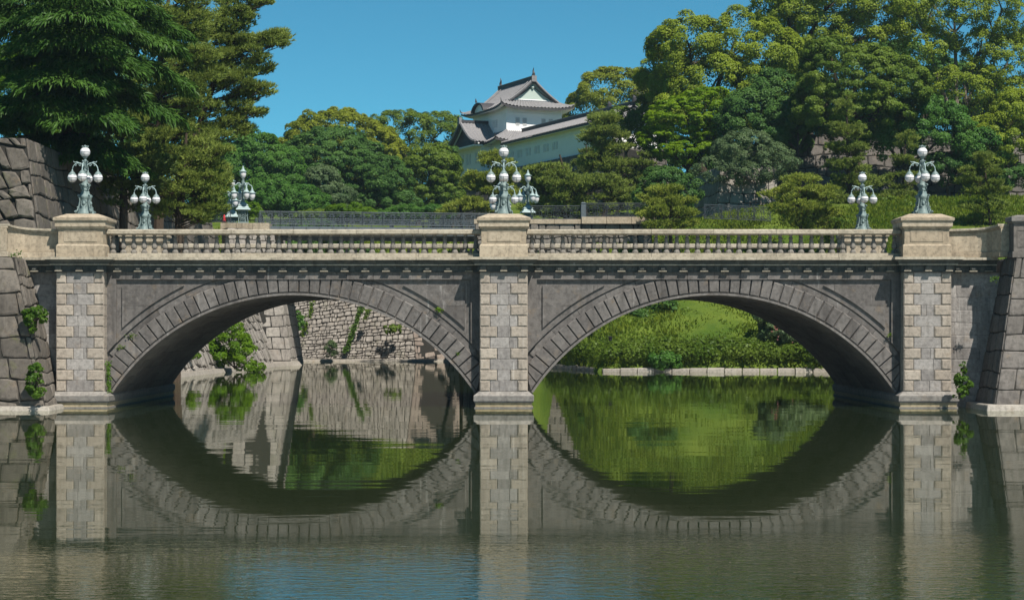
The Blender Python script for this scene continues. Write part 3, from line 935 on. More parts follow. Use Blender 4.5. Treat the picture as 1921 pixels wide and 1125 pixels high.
# right bank: low wall and rubble wall of the iron bridge
rng = random.Random(21)
mb = MB()
pts = [(3.0, 78.6), (7.0, 61.6), (13, 60.4), (22.8, 59.9), (27, 59.8)]
for (xa, ya), (xb, yb) in zip(pts[:-1], pts[1:]):
    n = max(1, int(math.hypot(xb - xa, yb - ya) / 1.1))
    for i in range(n):
        t0, t1 = i / n, (i + 1) / n - .006
        j = random.uniform(-.09, .09); z = .25 + random.uniform(-.06, .05)
        a = (xa + (xb - xa) * t0, ya + (yb - ya) * t0 + j); b = (xa + (xb - xa) * t1, ya + (yb - ya) * t1 + j)
        mb.add([(a[0], a[1], -.6), (b[0], b[1], -.6), (b[0] + .2, b[1] + 1.5, -.6), (a[0] + .2, a[1] + 1.5, -.6), (a[0], a[1] + .1, z), (b[0], b[1] + .1, z), (b[0] + .2, b[1] + 1.5, z + .05), (a[0] + .2, a[1] + 1.5, z + .05)],
               [(0, 1, 5, 4), (4, 5, 6, 7), (1, 2, 6, 5), (3, 0, 4, 7), (2, 3, 7, 6)])
tag(mb.build('bank_kerb', M['concrete'], bevel=.04), 'low pale stone kerb along the water below the grassy bank', 'kerb')
wall('rubble_wall', 'rubble stone wall carrying the iron railing right of the middle lamp',
     [((-2.3, 79.4, -.5), (11.9, 79.6, -.5), (11.9, 79.9, 11.45), (-2.3, 79.7, 11.45), dict(rh=.62, sw=.8, jit=.4, bulge=.10, gap=.05, slant=.6))],
     [M['rubble'], M['mortar']], 9)
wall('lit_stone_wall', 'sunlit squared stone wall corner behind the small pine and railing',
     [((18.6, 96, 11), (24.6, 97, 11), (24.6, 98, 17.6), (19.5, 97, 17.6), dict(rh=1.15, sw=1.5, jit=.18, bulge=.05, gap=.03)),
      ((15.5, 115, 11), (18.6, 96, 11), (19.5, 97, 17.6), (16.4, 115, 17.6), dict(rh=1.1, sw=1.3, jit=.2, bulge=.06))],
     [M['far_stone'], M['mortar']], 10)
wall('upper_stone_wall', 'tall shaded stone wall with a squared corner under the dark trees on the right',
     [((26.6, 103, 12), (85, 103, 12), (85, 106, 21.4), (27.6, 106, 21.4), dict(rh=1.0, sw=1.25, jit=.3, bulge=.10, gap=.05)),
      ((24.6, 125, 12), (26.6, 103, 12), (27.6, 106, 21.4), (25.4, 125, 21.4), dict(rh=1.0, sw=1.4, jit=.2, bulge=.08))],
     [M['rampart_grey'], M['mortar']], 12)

# ------------------------------------------------------------------ iron bridge behind
IB = Vector((-21.8, 86.0, 0)); IA = Vector((24.0, 4.0, 0)).normalized(); IN = Vector((-IA.y, IA.x, 0))
ib_rz = math.atan2(IA.y, IA.x)
iron = thing('iron_bridge', 'dark iron road bridge crossing high behind the stone bridge', 'bridge', (IB.x, IB.y, 11.3), ib_rz)
mb = MB()
mb.box(1.2, 21.4, -.1, 10.2, -.05, .35); mb.box(1.0, 21.6, -.25, .05, -.35, -.06); mb.box(1.0, 21.6, 10.0, 10.3, -.35, -.06)
for i in range(18): mb.box(2 + i * 1.1, 2.15 + i * 1.1, -.32, -.1, -.05, .3)
mb.build('girder', M['iron'], iron)
def iron_panel(Lp, h):
    mb = MB()
    mb.tube([(0, 0, h), (Lp, 0, h)], .035, 6); mb.tube([(0, 0, .06), (Lp, 0, .06)], .03, 6); mb.tube([(0, 0, h - .14), (Lp, 0, h - .14)], .016, 5)
    for x in (0, Lp): mb.tube([(x, 0, 0), (x, 0, h + .06)], .035, 6)
    n = 2; s = Lp / n
    for i in range(n):
        c = s * (i + .5)
        mb.ring((c, 0, h * .46), .34, .022, 'y', 14, 4); mb.ring((c, 0, h * .46), .17, .02, 'y', 10, 4)
        for q in range(4):
            a = q * math.pi / 2 + math.pi / 4
            mb.tube([(c + .17 * math.cos(a), 0, h * .46 + .17 * math.sin(a)), (c + .5 * math.cos(a), 0, h * .46 + .5 * math.sin(a))], .018, 4)
        for sx in (-1, 1):
            for sz in (.22, .72):
                mb.ring((c + sx * .47, 0, h * sz), .13, .018, 'y', 9, 4)
                mb.ring((c + sx * .30, 0, h * (sz + .02 if sz < .5 else sz + .06)), .07, .016, 'y', 7, 4)
        for q in range(6):
            xx = c - s / 2 + s * (q + .5) / 6
            mb.tube([(xx, 0, h - .14), (xx, 0, h)], .012, 4)
            mb.tube([(xx, 0, .06), (xx, 0, .2)], .012, 4)
    return mb
pm = iron_panel(1.72, 1.12).build('railing_panel', M['iron'], iron)
pm.location = (1.4, 0, .45)
for row in (0.0, 10.0):
    for i in range(12 if row == 0 else 12):
        if row == 0 and i == 0: continue
        c = bpy.data.objects.new('railing_panel', pm.data); COL.objects.link(c); c.parent = iron
        c.location = (1.4 + i * 1.72, row, .45)
# railing on the rubble wall and beyond
def railing(name, label, a, b, z, h):
    a = Vector(a); b = Vector(b); L = (b - a).length; n = max(1, round(L / 1.72))
    t = thing(name, label, 'railing', (a.x, a.y, z), math.atan2(b.y - a.y, b.x - a.x))
    p = iron_panel(L / n, h).build('railing_panel', M['iron_dark'], t)
    for i in range(1, n):
        c = bpy.data.objects.new('railing_panel', p.data); COL.objects.link(c); c.parent = t; c.location = (i * L / n, 0, 0)
    return t
railing('iron_railing', 'dark iron scrollwork railing on the pale coping of the rubble wall', (2.2, 80.2), (6.2, 80.2), 11.82, 1.1)
railing('iron_railing', 'raised end of scrollwork railing beside the small pine, right of a dark post', (6.6, 79.9), (11.6, 79.9), 12.0, 1.1)
railing('iron_railing', 'short dark railing before the sunlit stone wall and grassy hill', (16.2, 80.5), (22.0, 84), 11.9, 1.15)
railing('iron_railing', 'dark railing among shrubs left of the far iron bridge lamps', (-28.5, 85.5), (-22.8, 85.5), 11.9, 1.1)
mb = MB(); mb.box(6.22, 6.58, 79.7, 80.3, 11.8, 13.1); mb.frust((6.18, 6.62, 79.66, 80.34), 13.1, (6.3, 6.5, 79.8, 80.2), 13.2)
tag(mb.build('railing_post', M['iron']), 'square dark iron post joining the two railings right of the middle lamp', 'post')
mb = MB()
for i in range(4): mb.box(-2.4 + i * 2.15 + .01, -2.4 + (i + 1) * 2.15 - .01, 79.62, 80.7, 11.45, 11.82)
for i in range(3): mb.box(6.23 + i * 2.0 + .01, 6.23 + (i + 1) * 2.0 - .01, 79.5, 80.7, 11.45, 12.0)
tag(mb.build('wall_coping', M['beige'], bevel=.02), 'pale stepped stone coping on top of the rubble wall', 'coping')
mb = MB()
for i in range(3): mb.box(-23.6 + i * 1.35 + .01, -23.6 + (i + 1) * 1.35 - .01, 85.3, 87.6, 11.3, 11.85)
tag(mb.build('wall_coping', M['beige'], bevel=.02), 'pale stone coping under the left lamps of the iron bridge', 'coping')

def acorn(parent, c):
    g = MB().lathe([(.02, -.36), (.10, -.33), (.19, -.22), (.25, -.06), (.27, .08), (.25, .20), (.22, .24)], 14).build('globe', M['globe'], parent, c, True)
    mb = MB().lathe([(.34, .22), (.34, .26), (.22, .30), (.16, .40), (.10, .46), (.13, .52), (.06, .58), (.07, .62), (.02, .74)], 12)
    mb.build('cap', M['pale_bronze'], g, None, True)
def make_iron_lamp():
    root = empty('iron_bridge_lamp')
    mb = MB()
    mb.box(-.45, .45, -.45, .45, 0, .12)
    for sx in (-1, 1):
        for sy in (-1, 1): mb.tube([(sx * .40, sy * .40, .12), (sx * .34, sy * .34, .6), (sx * .36, sy * .36, 1.12)], .05, 5)
    for k in range(4):
        i0 = len(mb.v)
        mb.ring((0, 0, .62), .24, .03, 'y', 12, 5); mb.ring((0, 0, .62), .10, .03, 'y', 8, 5)
        for a in range(6): mb.tube([(.1 * math.cos(a * 1.047), 0, .62 + .1 * math.sin(a * 1.047)), (.42 * math.cos(a * 1.047), 0, .62 + .42 * math.sin(a * 1.047))], .022, 4)
        mb.xf(Matrix.Rotation(k * math.pi / 2, 4, 'Z') @ Matrix.Translation((0, -.37, 0)), i0)
    mb.box(-.25, .25, -.25, .25, .12, 1.1)
    mb.build('cage_base', M['bronze'], root)
    mb = MB()
    mb.frust((-.62, .62, -.62, .62), 1.12, (-.56, .56, -.56, .56), 1.26); mb.frust((-.50, .50, -.50, .50), 1.27, (-.38, .38, -.38, .38), 1.48)
    mb.frust((-.44, .44, -.44, .44), 1.49, (-.14, .14, -.14, .14), 1.80)
    mb.build('plinth_cap', M['pale_bronze'], root, bevel=.02)
    MB().lathe([(.16, 1.79), (.20, 1.86), (.14, 1.94), (.11, 2.3), (.10, 2.7), (.16, 2.76), (.10, 2.84), (.09, 3.1), (.16, 3.2), (.10, 3.32), (.14, 3.5), (.08, 3.6), (.11, 3.66), (.12, 3.7)], 12).build('shaft', M['bronze'], root, None, True)
    for k in range(4):
        d = k * math.pi / 2 + .32
        mb = MB()
        ap = [(.06, 3.0), (.16, 3.22), (.32, 3.38), (.48, 3.36), (.56, 3.24), (.66, 3.22), (.76, 3.14), (.80, 3.0), (.80, 2.86)]
        mb.tube([(math.cos(d) * r, math.sin(d) * r, z) for r, z in ap], .045, 6)
        mb.ring((math.cos(d) * .30, math.sin(d) * .30, 3.26), .09, .03, 'y' if k % 2 == 0 else 'x', 10, 5)
        mb.tube(scroll((math.cos(d) * .3, math.sin(d) * .3, 3.06), d, .1), .025, 4)
        arm = mb.build('arm', M['pale_bronze'], root, None, True)
        acorn(arm, (math.cos(d) * .80, math.sin(d) * .80, 2.32))
    acorn(root, (0, 0, 4.08))
    return root
il = make_iron_lamp()
for i, (u, v, lab) in enumerate([(0, 0, 'acorn globed lamp on the near left corner of the iron bridge'), (0, 10.2, 'lamp half hidden by pine branches left of the near iron bridge lamp'),
                                  (24.2, 0, 'acorn globed lamp standing just right of the middle stone bridge lamp'), (24.2, 10.2, 'far acorn globed lamp mostly hidden behind the middle stone bridge lamp')]):
    o = il if i == 0 else copy_tree(il)
    q = IB + IA * (u - (.7 if v else 0)) + IN * v
    o.location = (q.x, q.y, 11.85); o.rotation_euler = (0, 0, ib_rz)
    tag(o, lab, 'lamp', 'acorn lamps of the iron bridge')
rp = thing('warning_cone', 'slim red marker standing behind the railing left of the iron bridge lamps', 'marker', (-23.4, 86.2, 11.94))
MB().lathe([(.16, 0), (.15, .03), (.11, .3), (.07, .62), (.04, .66)], 10).build('cone', M['red'], rp, None, True)
MB().box(-.2, .2, -.2, .2, -.09, 0).build('base', M['black'], rp)
# ------------------------------------------------------------------ white castle turret
CA = R(23)
castle = thing('castle_turret', 'white walled two storey castle turret with grey tiled gabled roofs on the hill', 'turret', (0.33, 159.5, 22.2), CA)
def curve_z(t): return 0.60 * t + 0.40 * t * t
def slope(mb, e0, e1, t0, t1, tmax=1.0, pitch=.46, n=7, lift=0.0, m=0, th=.22):
    """tiled slope from eave e0-e1 to top t0-t1 (t0 above e0): concave profile, ribbed, upturned ends"""
    e0, e1, t0, t1 = map(Vector, (e0, e1, t0, t1))
    L = (e1 - e0).length
    nu = max(2, int(L / pitch)) * 2
    v, f = [], []
    for j in range(n + 1):
        t = j / n
        for i in range(nu + 1):
            u = i / nu
            a = e0.lerp(e1, u); b = t0.lerp(t1, u)
            p = a.lerp(b, t)
            z = a.z + (b.z - a.z) * (curve_z(t * tmax) / curve_z(tmax))
            z += lift * (abs(2 * u - 1) ** 4) * (1 - t)
            z += (.13 if i % 2 else 0.0)
            v.append((p.x, p.y, z))
    for j in range(n):
        for i in range(nu):
            a = j * (nu + 1) + i
            f.append((a, a + 1, a + nu + 2, a + nu + 1))
    mb.add(v, f, m)
    # eave edge and plastered underside
    lo = [(x, y, z - .04 - (.13 if i % 2 else 0)) for i, (x, y, z) in enumerate(v[:nu + 1])]
    lo2 = [(x, y, z - th) for x, y, z in lo]
    k = nu + 1
    mb.add(lo + lo2, [(i, i + 1, k + i + 1, k + i) for i in range(nu)], 1)
    ins = []
    for i, (x, y, z) in enumerate(lo2):
        u = i / nu
        p = e0.lerp(e1, u).lerp(t0.lerp(t1, u), min(.55, 1.3 / max(.1, (t0 - e0).length)))
        ins.append((p.x, p.y, z + .12))
    mb.add(lo2 + ins, [(i, i + 1, k + i + 1, k + i) for i in range(nu)], 2)
def ridge(mb, pts, r=.2, m=1):
    mb.tube(pts, r, 6, m)
TM = [M['tile'], M['darktile'], M['plaster'], M['gable']]
def hipgable(name, x0, x1, y0, y1, ze, zr, ov, inset, parent, gables=(True, True), lift=.45, lx=0):
    """irimoya roof, ridge along y; wall rectangle x0..x1, y0..y1"""
    mb = MB()
    X0, X1, Y0, Y1 = x0 - ov, x1 + ov, y0 - ov, y1 + ov
    xm = (X0 + X1) / 2; half = xm - X0
    ti = inset / half
    zi = ze + (zr - ze) * curve_z(ti)
    for s in (-1, 1):
        ex = xm + s * half; ix = xm + s * (half - inset)
        slope(mb, (ex, Y0, ze), (ex, Y1, ze), (ix, Y0 + inset, zi), (ix, Y1 - inset, zi), ti, lift=lift, n=4)
        # upper part up to the ridge
        v, f = [], []
        ya, yb = Y0 + inset - .45, Y1 - inset + .45
        n = 8; nu = int((yb - ya) / .46) * 2
        for j in range(n + 1):
            t = ti + (1 - ti) * j / n
            for i in range(nu + 1):
                v.append((xm + s * half * (1 - t), ya + (yb - ya) * i / nu, ze + (zr - ze) * curve_z(t) + (.13 if i % 2 else 0) + .03))
        for j in range(n):
            for i in range(nu):
                a = j * (nu + 1) + i
                f.append((a, a + 1, a + nu + 2, a + nu + 1))
        mb.add(v, f, 0)
        for yy, d in ((ya, 1), (yb, -1)):
            pts = [(xm + s * half * (1 - t), yy + d * .12, ze + (zr - ze) * curve_z(t) + .12) for t in np.linspace(ti * .9, 1, 9)]
            mb.tube(pts, .15, 5, 0)
            mb.tube([(x, y - d * .05, z - .26) for x, y, z in pts], .10, 4, 1)
            mb.tube([(x, y + d * .9, z + .05) for x, y, z in pts], .11, 4, 0)
        # hip ridges with upturned ends
        for yy, yi in ((Y0, Y0 + inset), (Y1, Y1 - inset)):
            mb.tube([(ex, yy, ze + lift + .12), (xm + s * (half - inset * .25), yy + (yi - yy) * .25, ze + lift * .3 + (zi - ze) * .2 + .14), (xm + s * (half - inset * .6), yy + (yi - yy) * .6, ze + (zi - ze) * .55 + .14), (ix, yi, zi + .1)], [.10, .13, .14, .14], 5, 0)
            mb.tube([(ex, yy, ze + lift + .12), (ex + s * .12, yy + (.12 if yy > yi else -.12), ze + lift + .5)], [.08, .03], 4, 1)
    for yy, d in ((Y0, 1), (Y1, -1)):
        slope(mb, (X0, yy, ze), (X1, yy, ze), (X0 + inset, yy + d * inset, zi), (X1 - inset, yy + d * inset, zi), ti, lift=lift, n=4)
        # gable triangle
        g = yy + d * (inset + .05)
        tt = np.linspace(ti, .94, 8)
        poly = [(xm - half * (1 - t), ze + (zr - ze) * curve_z(t) - .08) for t in tt] + [(xm + half * (1 - t), ze + (zr - ze) * curve_z(t) - .08) for t in tt[::-1]]
        mb.prism(poly, *sorted((g, g + d * .3)), 3)
        k = .66
        cz = zi + .35
        for kk, rr, q in ((.80, .07, 1),):
            a = [(xm + (x - xm) * kk, g - d * .05, zi + .30 + (z - zi) * kk * .80) for x, z in poly]
            mb.tube(a[:8], rr, 4, q); mb.tube(a[8:], rr, 4, q)
        mb.tube([(xm - half * (1 - ti) * .9, g - d * .06, zi + .14), (xm + half * (1 - ti) * .9, g - d * .06, zi + .14)], .09, 4, 2)
        mb.ball((xm, g - d * .08, zi + (zr - zi) * .66), .22, 8, 1.0, 3)
    ya, yb = Y0 + inset - .5, Y1 - inset + .5
    mb.box(xm - .20, xm + .20, ya, yb, zr - .02, zr + .36, 1)
    mb.box(xm - .30, xm + .30, ya - .03, yb + .03, zr + .362, zr + .46, 0)
    for yy, d in ((ya, 1), (yb, -1)):
        mb.tube([(xm, yy + d * .25, zr + .45), (xm, yy + d * .12, zr + .8), (xm, yy + d * .28, zr + 1.15), (xm, yy + d * .10, zr + 1.5)], [.24, .17, .10, .03], 6, 1)
        mb.box(xm - .32, xm + .32, yy - .08, yy + .08, zr - .25, zr + .5, 0)
    return mb.build(name, TM, parent)
def wall_box(name, x0, x1, y0, y1, z0, z1, flare=.0):
    mb = MB()
    if flare: mb.frust((x0 - flare, x1 + flare, y0 - flare, y1 + flare), z0, (x0, x1, y0, y1), z0 + .8)
    mb.box(x0, x1, y0, y1, z0 + (.802 if flare else 0), z1)
    zb = z0 + (z1 - z0) * .74
    mb.box(x0 - .05, x1 + .05, y0 - .05, y1 + .05, zb, zb + .07)
    return mb.build(name, M['plaster'], castle)
def slit_window(x, y, z, face, w_=.55, h=.95):
    """barred window; face 'f' looks to -y, 's' looks to -x"""
    mb = MB(); mb2 = MB()
    if face == 'f':
        mb.box(x - w_ / 2, x + w_ / 2, y - .012, y + .1, z, z + h)
        for i in range(4): mb2.box(x - w_ / 2 + (i + .15) * w_ / 4, x - w_ / 2 + (i + .55) * w_ / 4, y - .07, y - .014, z, z + h)
    else:
        mb.box(x - .012, x + .1, y - w_ / 2, y + w_ / 2, z, z + h)
        for i in range(4): mb2.box(x - .07, x - .014, y - w_ / 2 + (i + .15) * w_ / 4, y - w_ / 2 + (i + .55) * w_ / 4, z, z + h)
    o = mb.build('window', M['slit'], castle)
    mb2.build('bars', M['plaster'], o)
wall_box('upper_wall', 0, 7.5, 0, 10.9, 5.0, 8.35)
hipgable('upper_roof', 0, 7.5, 0, 10.9, 8.15, 11.75, 1.2, 1.75, castle)
wall_box('lower_wall', -1.3, 8.8, -1.3, 10.5, 0, 4.4, .25)
for x in (1.5, 2.45, 5.0, 6.0): slit_window(x, 0, 6.0, 'f')
for y in (3.2, 4.1): slit_window(0, y, 6.0, 's')
# skirt roof of the lower storey
mb = MB()
ov = 1.25; ze, zt = 3.75, 5.25
ex0, ex1, ey0, ey1 = -1.3 - ov, 8.8 + ov, -1.3 - ov, 10.9 + ov
ix0, ix1, iy0, iy1 = 0, 7.5, 0, 10.9
slope(mb, (ex0, ey0, ze), (ex0, ey1, ze), (ix0, iy0, zt), (ix0, iy1, zt), .6, lift=.4, n=4)
slope(mb, (ex1, ey0, ze), (ex1, ey1, ze), (ix1, iy0, zt), (ix1, iy1, zt), .6, lift=.4, n=4)
slope(mb, (ex0, ey0, ze), (ex1, ey0, ze), (ix0, iy0, zt), (ix1, iy0, zt), .6, lift=.4, n=4)
slope(mb, (ex0, ey1, ze), (ex1, ey1, ze), (ix0, iy1, zt), (ix1, iy1, zt), .6, lift=.4, n=4)
for a, b in (((ex0, ey0), (ix0, iy0)), ((ex1, ey0), (ix1, iy0)), ((ex0, ey1), (ix0, iy1)), ((ex1, ey1), (ix1, iy1))):
    mb.tube([(a[0], a[1], ze + .5), ((a[0] * .7 + b[0] * .3), (a[1] * .7 + b[1] * .3), ze + .58), (b[0], b[1], zt + .12)], [.11, .13, .14], 5, 0)
    dx, dy = (a[0] - b[0]) * .06, (a[1] - b[1]) * .06
    mb.tube([(a[0], a[1], ze + .5), (a[0] + dx, a[1] + dy, ze + .95)], [.1, .03], 4, 1)
mb.build('skirt_roof', TM, castle)
# projecting bay with a gable on the shaded side
wall_box('bay_wall', -2.5, -1.31, 2.0, 9.8, 0, 3.9, .22)
mb = MB()
ym, hw_ = 5.9, 5.0
xa, xb = -3.9, 0.2
for s in (-1, 1):
    v, f = [], []
    n, nu = 8, 18
    for j in range(n + 1):
        t = j / n
        for i in range(nu + 1):
            x = xa + (xb - xa) * i / nu
            v.append((x, ym + s * hw_ * (1 - t), 3.55 + 3.15 * curve_z(t) + (.13 if i % 2 else 0) + .35 * (1 - t) ** 6))
    for j in range(n):
        for i in range(nu):
            a = j * (nu + 1) + i
            f.append((a, a + 1, a + nu + 2, a + nu + 1))
    mb.add(v, f, 0)
    pts = [(xa + .1, ym + s * hw_ * (1 - t), 3.55 + 3.15 * curve_z(t) + .12 + .35 * (1 - t) ** 6) for t in np.linspace(0, 1, 10)]
    mb.tube(pts, .16, 5, 0)
    mb.tube([(x + .02, y, z - .3) for x, y, z in pts], .12, 5, 1)
    mb.tube([(x + .5, y, z - .3) for x, y, z in pts], .10, 5, 2)
tt = np.linspace(.12, .96, 8)
i0 = len(mb.v)
poly = [(ym - hw_ * (1 - t), 3.55 + 3.15 * curve_z(t) - .1) for t in tt] + [(ym + hw_ * (1 - t), 3.55 + 3.15 * curve_z(t) - .1) for t in tt[::-1]]
mb.prism(poly, -.2, .2, 1)  # triangle takes the dark tile colour, which paints in its shade
mb.xf(Matrix.Translation((xa + .95, 0, 0)) @ Matrix(((0, 1, 0, 0), (1, 0, 0, 0), (0, 0, 1, 0), (0, 0, 0, 1))), i0)
mb.box(xa - .05, xb, ym - .18, ym + .18, 6.7, 7.05, 1); mb.box(xa - .12, xa + .2, ym - .3, ym + .3, 6.5, 7.3, 0)
mb.box(xa + .2, -1.2, ym - hw_ + .5, ym + hw_ - .5, 3.42, 3.60, 2)
mb.build('bay_gable', TM, castle)
# curved gable on the upper left eave
mb = MB()
i0 = len(mb.v)
for k in range(14):
    a0, a1 = math.pi * k / 14, math.pi * (k + 1) / 14
    def pq(a, r): return (1.7 * r * math.cos(a), 0.9 * r * math.sin(a) ** 1.3 if math.sin(a) > 0 else 0)
    mb.prism([pq(a0, 1.0), pq(a1, 1.0), pq(a1, 1.22), pq(a0, 1.22)], -1.6, .8, 1)
    mb.prism([pq(a0, .1), pq(a1, .1), pq(a1, .99), pq(a0, .99)], -1.2, -1.0, 2)
mb.xf(Matrix.Translation((-.05, 5.6, 8.15)) @ Matrix(((0, 1, 0, 0), (1, 0, 0, 0), (0, 0, 1, 0), (0, 0, 0, 1))), i0)
mb.tube([(-1.75, 5.6, 9.25), (-1.8, 5.6, 9.75)], [.16, .04], 5, 1)
mb.build('curved_gable', TM, castle)
# gallery running towards the camera
gx0, gx1, gy0, gy1 = -.9, 4.3, -31.5, -1.25
mbw = wall_box('gallery_wall', gx0, gx1, gy0, gy1, .3, 3.55)
for i in range(12):
    if i == 0: continue
    y = -3.2 - (i // 2) * 2.55 - (i % 2) * .85
    slit_window(gx0, y, 1.45, 's', .5, .85)
for y in (2.9, 3.8, 5.8, 6.7, 8.2): slit_window(-2.5, y, 1.5, 's', .5, 1.3)
mb = MB()
xm = (gx0 + gx1) / 2
for s in (-1, 1):
    slope(mb, (xm + s * (xm - gx0 + .95), gy1 - 1.2, 3.42), (xm + s * (xm - gx0 + .95), gy0 - .9, 3.42), (xm, gy1 - .5, 5.05), (xm, gy0 + .4, 5.05), .7, lift=.0, n=5, pitch=.4)
slope(mb, (gx0 - .95, gy0 - .9, 3.42), (gx1 + .95, gy0 - .9, 3.42), (xm - .3, gy0 + .8, 5.0), (xm + .3, gy0 + .8, 5.0), .7, n=4, pitch=.4)
mb.box(xm - .2, xm + .2, gy0 + .3, gy1, 5.0, 5.36, 1); mb.box(xm - .28, xm + .28, gy0 + .25, gy1, 5.362, 5.46, 0)
for q in (gy0 + .3, gy0 + 6.4): mb.tube([(xm, q, 5.4), (xm, q - .1, 5.8), (xm, q + .1, 6.1)], [.3, .25, .05], 6, 1)
mb.build('gallery_roof', TM, castle)
# battered stone base below the turret
def cw(u, v, z):
    return (0.33 + u * math.cos(CA) - v * math.sin(CA), 159.5 + u * math.sin(CA) + v * math.cos(CA), z)
wall('castle_base_wall', 'dark battered stone base carrying the white turret above the pines',
     [(cw(-4.4, 12.8, 15), cw(-4.4, -4, 15), cw(-2.7, -4, 22.15), cw(-2.7, 12.5, 22.15), dict(rh=.9, sw=1.2, jit=.25, bulge=.07, thick=3)),
      (cw(-2.4, -3.9, 15), cw(-2.4, -33, 15), cw(-1.1, -33, 22.5), cw(-1.1, -3.9, 22.5), dict(rh=.9, sw=1.2, jit=.25, bulge=.07, thick=3)),
      (cw(-2.4, -33.2, 15), cw(6.5, -33.2, 15), cw(4.8, -32, 22.5), cw(-1.1, -32, 22.5), dict(rh=.9, sw=1.2, jit=.25, bulge=.07, thick=2))],
     [M['rampart_grey'], M['mortar']], 14)
# ------------------------------------------------------------------ vegetation
def unit(v): return v / (np.linalg.norm(v, axis=1, keepdims=True) + 1e-9)
def np_mesh(name, V, nper, tint, mat):
    """V: (n*nper, 3) vertices, faces of nper consecutive vertices"""
    nf = len(V) // nper
    me = bpy.data.meshes.new(name)
    me.vertices.add(len(V)); me.loops.add(len(V)); me.polygons.add(nf)
    me.vertices.foreach_set('co', V.astype(np.float32).ravel())
    me.loops.foreach_set('vertex_index', np.arange(len(V), dtype=np.int32))
    me.polygons.foreach_set('loop_start', np.arange(0, len(V), nper, dtype=np.int32))
    me.polygons.foreach_set('loop_total', np.full(nf, nper, dtype=np.int32))
    a = me.attributes.new('tint', 'FLOAT', 'FACE'); a.data.foreach_set('value', tint.astype(np.float32))
    me.materials.append(mat); me.update(calc_edges=True)
    return me
def leaf_quads(Pn, N, L, W, rng):
    n = len(Pn)
    t = unit(np.cross(N, rng.normal(size=(n, 3)))); b = np.cross(N, t)
    L = L * rng.uniform(.7, 1.3, (n, 1)); W = W * rng.uniform(.7, 1.3, (n, 1))
    V = np.empty((n, 4, 3))
    V[:, 0] = Pn - t * L / 2; V[:, 1] = Pn + b * W / 2 + N * L * .08; V[:, 2] = Pn + t * L / 2; V[:, 3] = Pn - b * W / 2 + N * L * .08
    return V.reshape(-1, 3)

def crown_leaves(lobes, rc, leaf, cover, rng, flat=.8, droop=.25, core=True):
    """lobes: list of (c, r) in metres. Leaves gather in rounded clumps over the lobes, with looser leaves inside."""
    Ps, Ns, Ts = [], [], []
    C = np.array([l[0] for l in lobes], float); Rr = np.array([l[1] for l in lobes], float)
    area = leaf * leaf * .55 * .5
    for i in range(len(lobes)):
        a, b, c = Rr[i]
        S = 4 * math.pi * (((a * b) ** 1.6 + (a * c) ** 1.6 + (b * c) ** 1.6) / 3) ** (1 / 1.6)
        nc = max(8, int(S / (math.pi * rc * rc) * 2.5))
        d = unit(rng.normal(size=(nc, 3)))
        keep = (rng.random(nc) < np.clip(1.05 + d[:, 2] * .9, .25, 1)) & (rng.random(nc) < np.where(d[:, 1] > .45, .45, 1))
        d = d[keep]; nc = len(d)
        cc = C[i] + d * Rr[i] * rng.uniform(.84, 1.02, (nc, 1))
        inside = np.zeros(nc, bool)
        for j in range(len(lobes)):
            if j != i: inside |= (((cc - C[j]) / Rr[j]) ** 2).sum(1) < .72
        cc, d = cc[~inside], d[~inside]; nc = len(cc)
        if nc == 0: continue
        rr = rc * rng.uniform(.5, 1.15, nc)
        ct = rng.random(nc)
        m = np.maximum(4, (cover * 2.0 * math.pi * rr ** 2 / area).astype(int))
        idx = np.repeat(np.arange(nc), m); n = len(idx)
        q = unit(rng.normal(size=(n, 3)) + d[idx] * .85 + np.array([0, 0, .5]))
        p = cc[idx] + q * (rr[idx] * rng.uniform(.55, 1.08, n) ** .8)[:, None] * np.array([1, 1, flat])
        Ns.append(unit(q * .7 + d[idx] * .35 + rng.normal(size=(n, 3)) * .40 + np.array([0, 0, .2]))); Ps.append(p)
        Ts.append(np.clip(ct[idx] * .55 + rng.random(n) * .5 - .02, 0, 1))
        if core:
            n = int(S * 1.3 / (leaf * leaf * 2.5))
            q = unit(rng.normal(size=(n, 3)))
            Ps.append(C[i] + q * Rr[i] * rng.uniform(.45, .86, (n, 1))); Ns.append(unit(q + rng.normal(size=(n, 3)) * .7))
            Ts.append(rng.random(n) * .5)  # core leaves get a darker tint that paints the shade inside the crown
    return np.concatenate(Ps), np.concatenate(Ns), np.concatenate(Ts)

def px_lobes(lobes, d, base):
    out = []
    for l in lobes:
        px, py, rx, ry = l[:4]; dd = d + (l[4] if len(l) > 4 else 0)
        c = P(px, py, dd) - base
        a, b = rx * dd / F, ry * dd / F
        out.append(((c.x, c.y, c.z), (a, (a + b) / 2 * .9, b)))
    return out
def trunk_mesh(top, lobes, r0, rng, mat, parent, name='trunk'):
    mb = MB()
    z0 = min(c[2] - r[2] * .3 for c, r in lobes)
    fork = Vector((top[0] * .4, top[1] * .4, max(.8, z0 * .75)))
    mb.tube([(0, 0, -.6), (0, 0, .2), fork * .55 + Vector((rng.uniform(-.2, .2), 0, 0)), fork], [r0 * 1.5, r0 * 1.15, r0 * .95, r0 * .8], 8)
    for c, r in lobes:
        e = Vector(c)
        m_ = fork.lerp(e, .5) + Vector((rng.uniform(-.6, .6), rng.uniform(-.6, .6), rng.uniform(.1, .8)))
        mb.tube([fork, m_, e, e + Vector((rng.uniform(-.3, .3) * r[0], -.2 * r[1], r[2] * .6))], [r0 * .6, r0 * .42, r0 * .25, r0 * .07], 6)
        for q in range(4):
            a = rng.uniform(0, 6.28)
            mb.tube([m_.lerp(e, .6), e + Vector((math.cos(a) * r[0] * .7, math.sin(a) * r[1] * .7, rng.uniform(-.3, .5) * r[2]))], [r0 * .2, r0 * .05], 5)
    return mb.build(name, mat, parent)
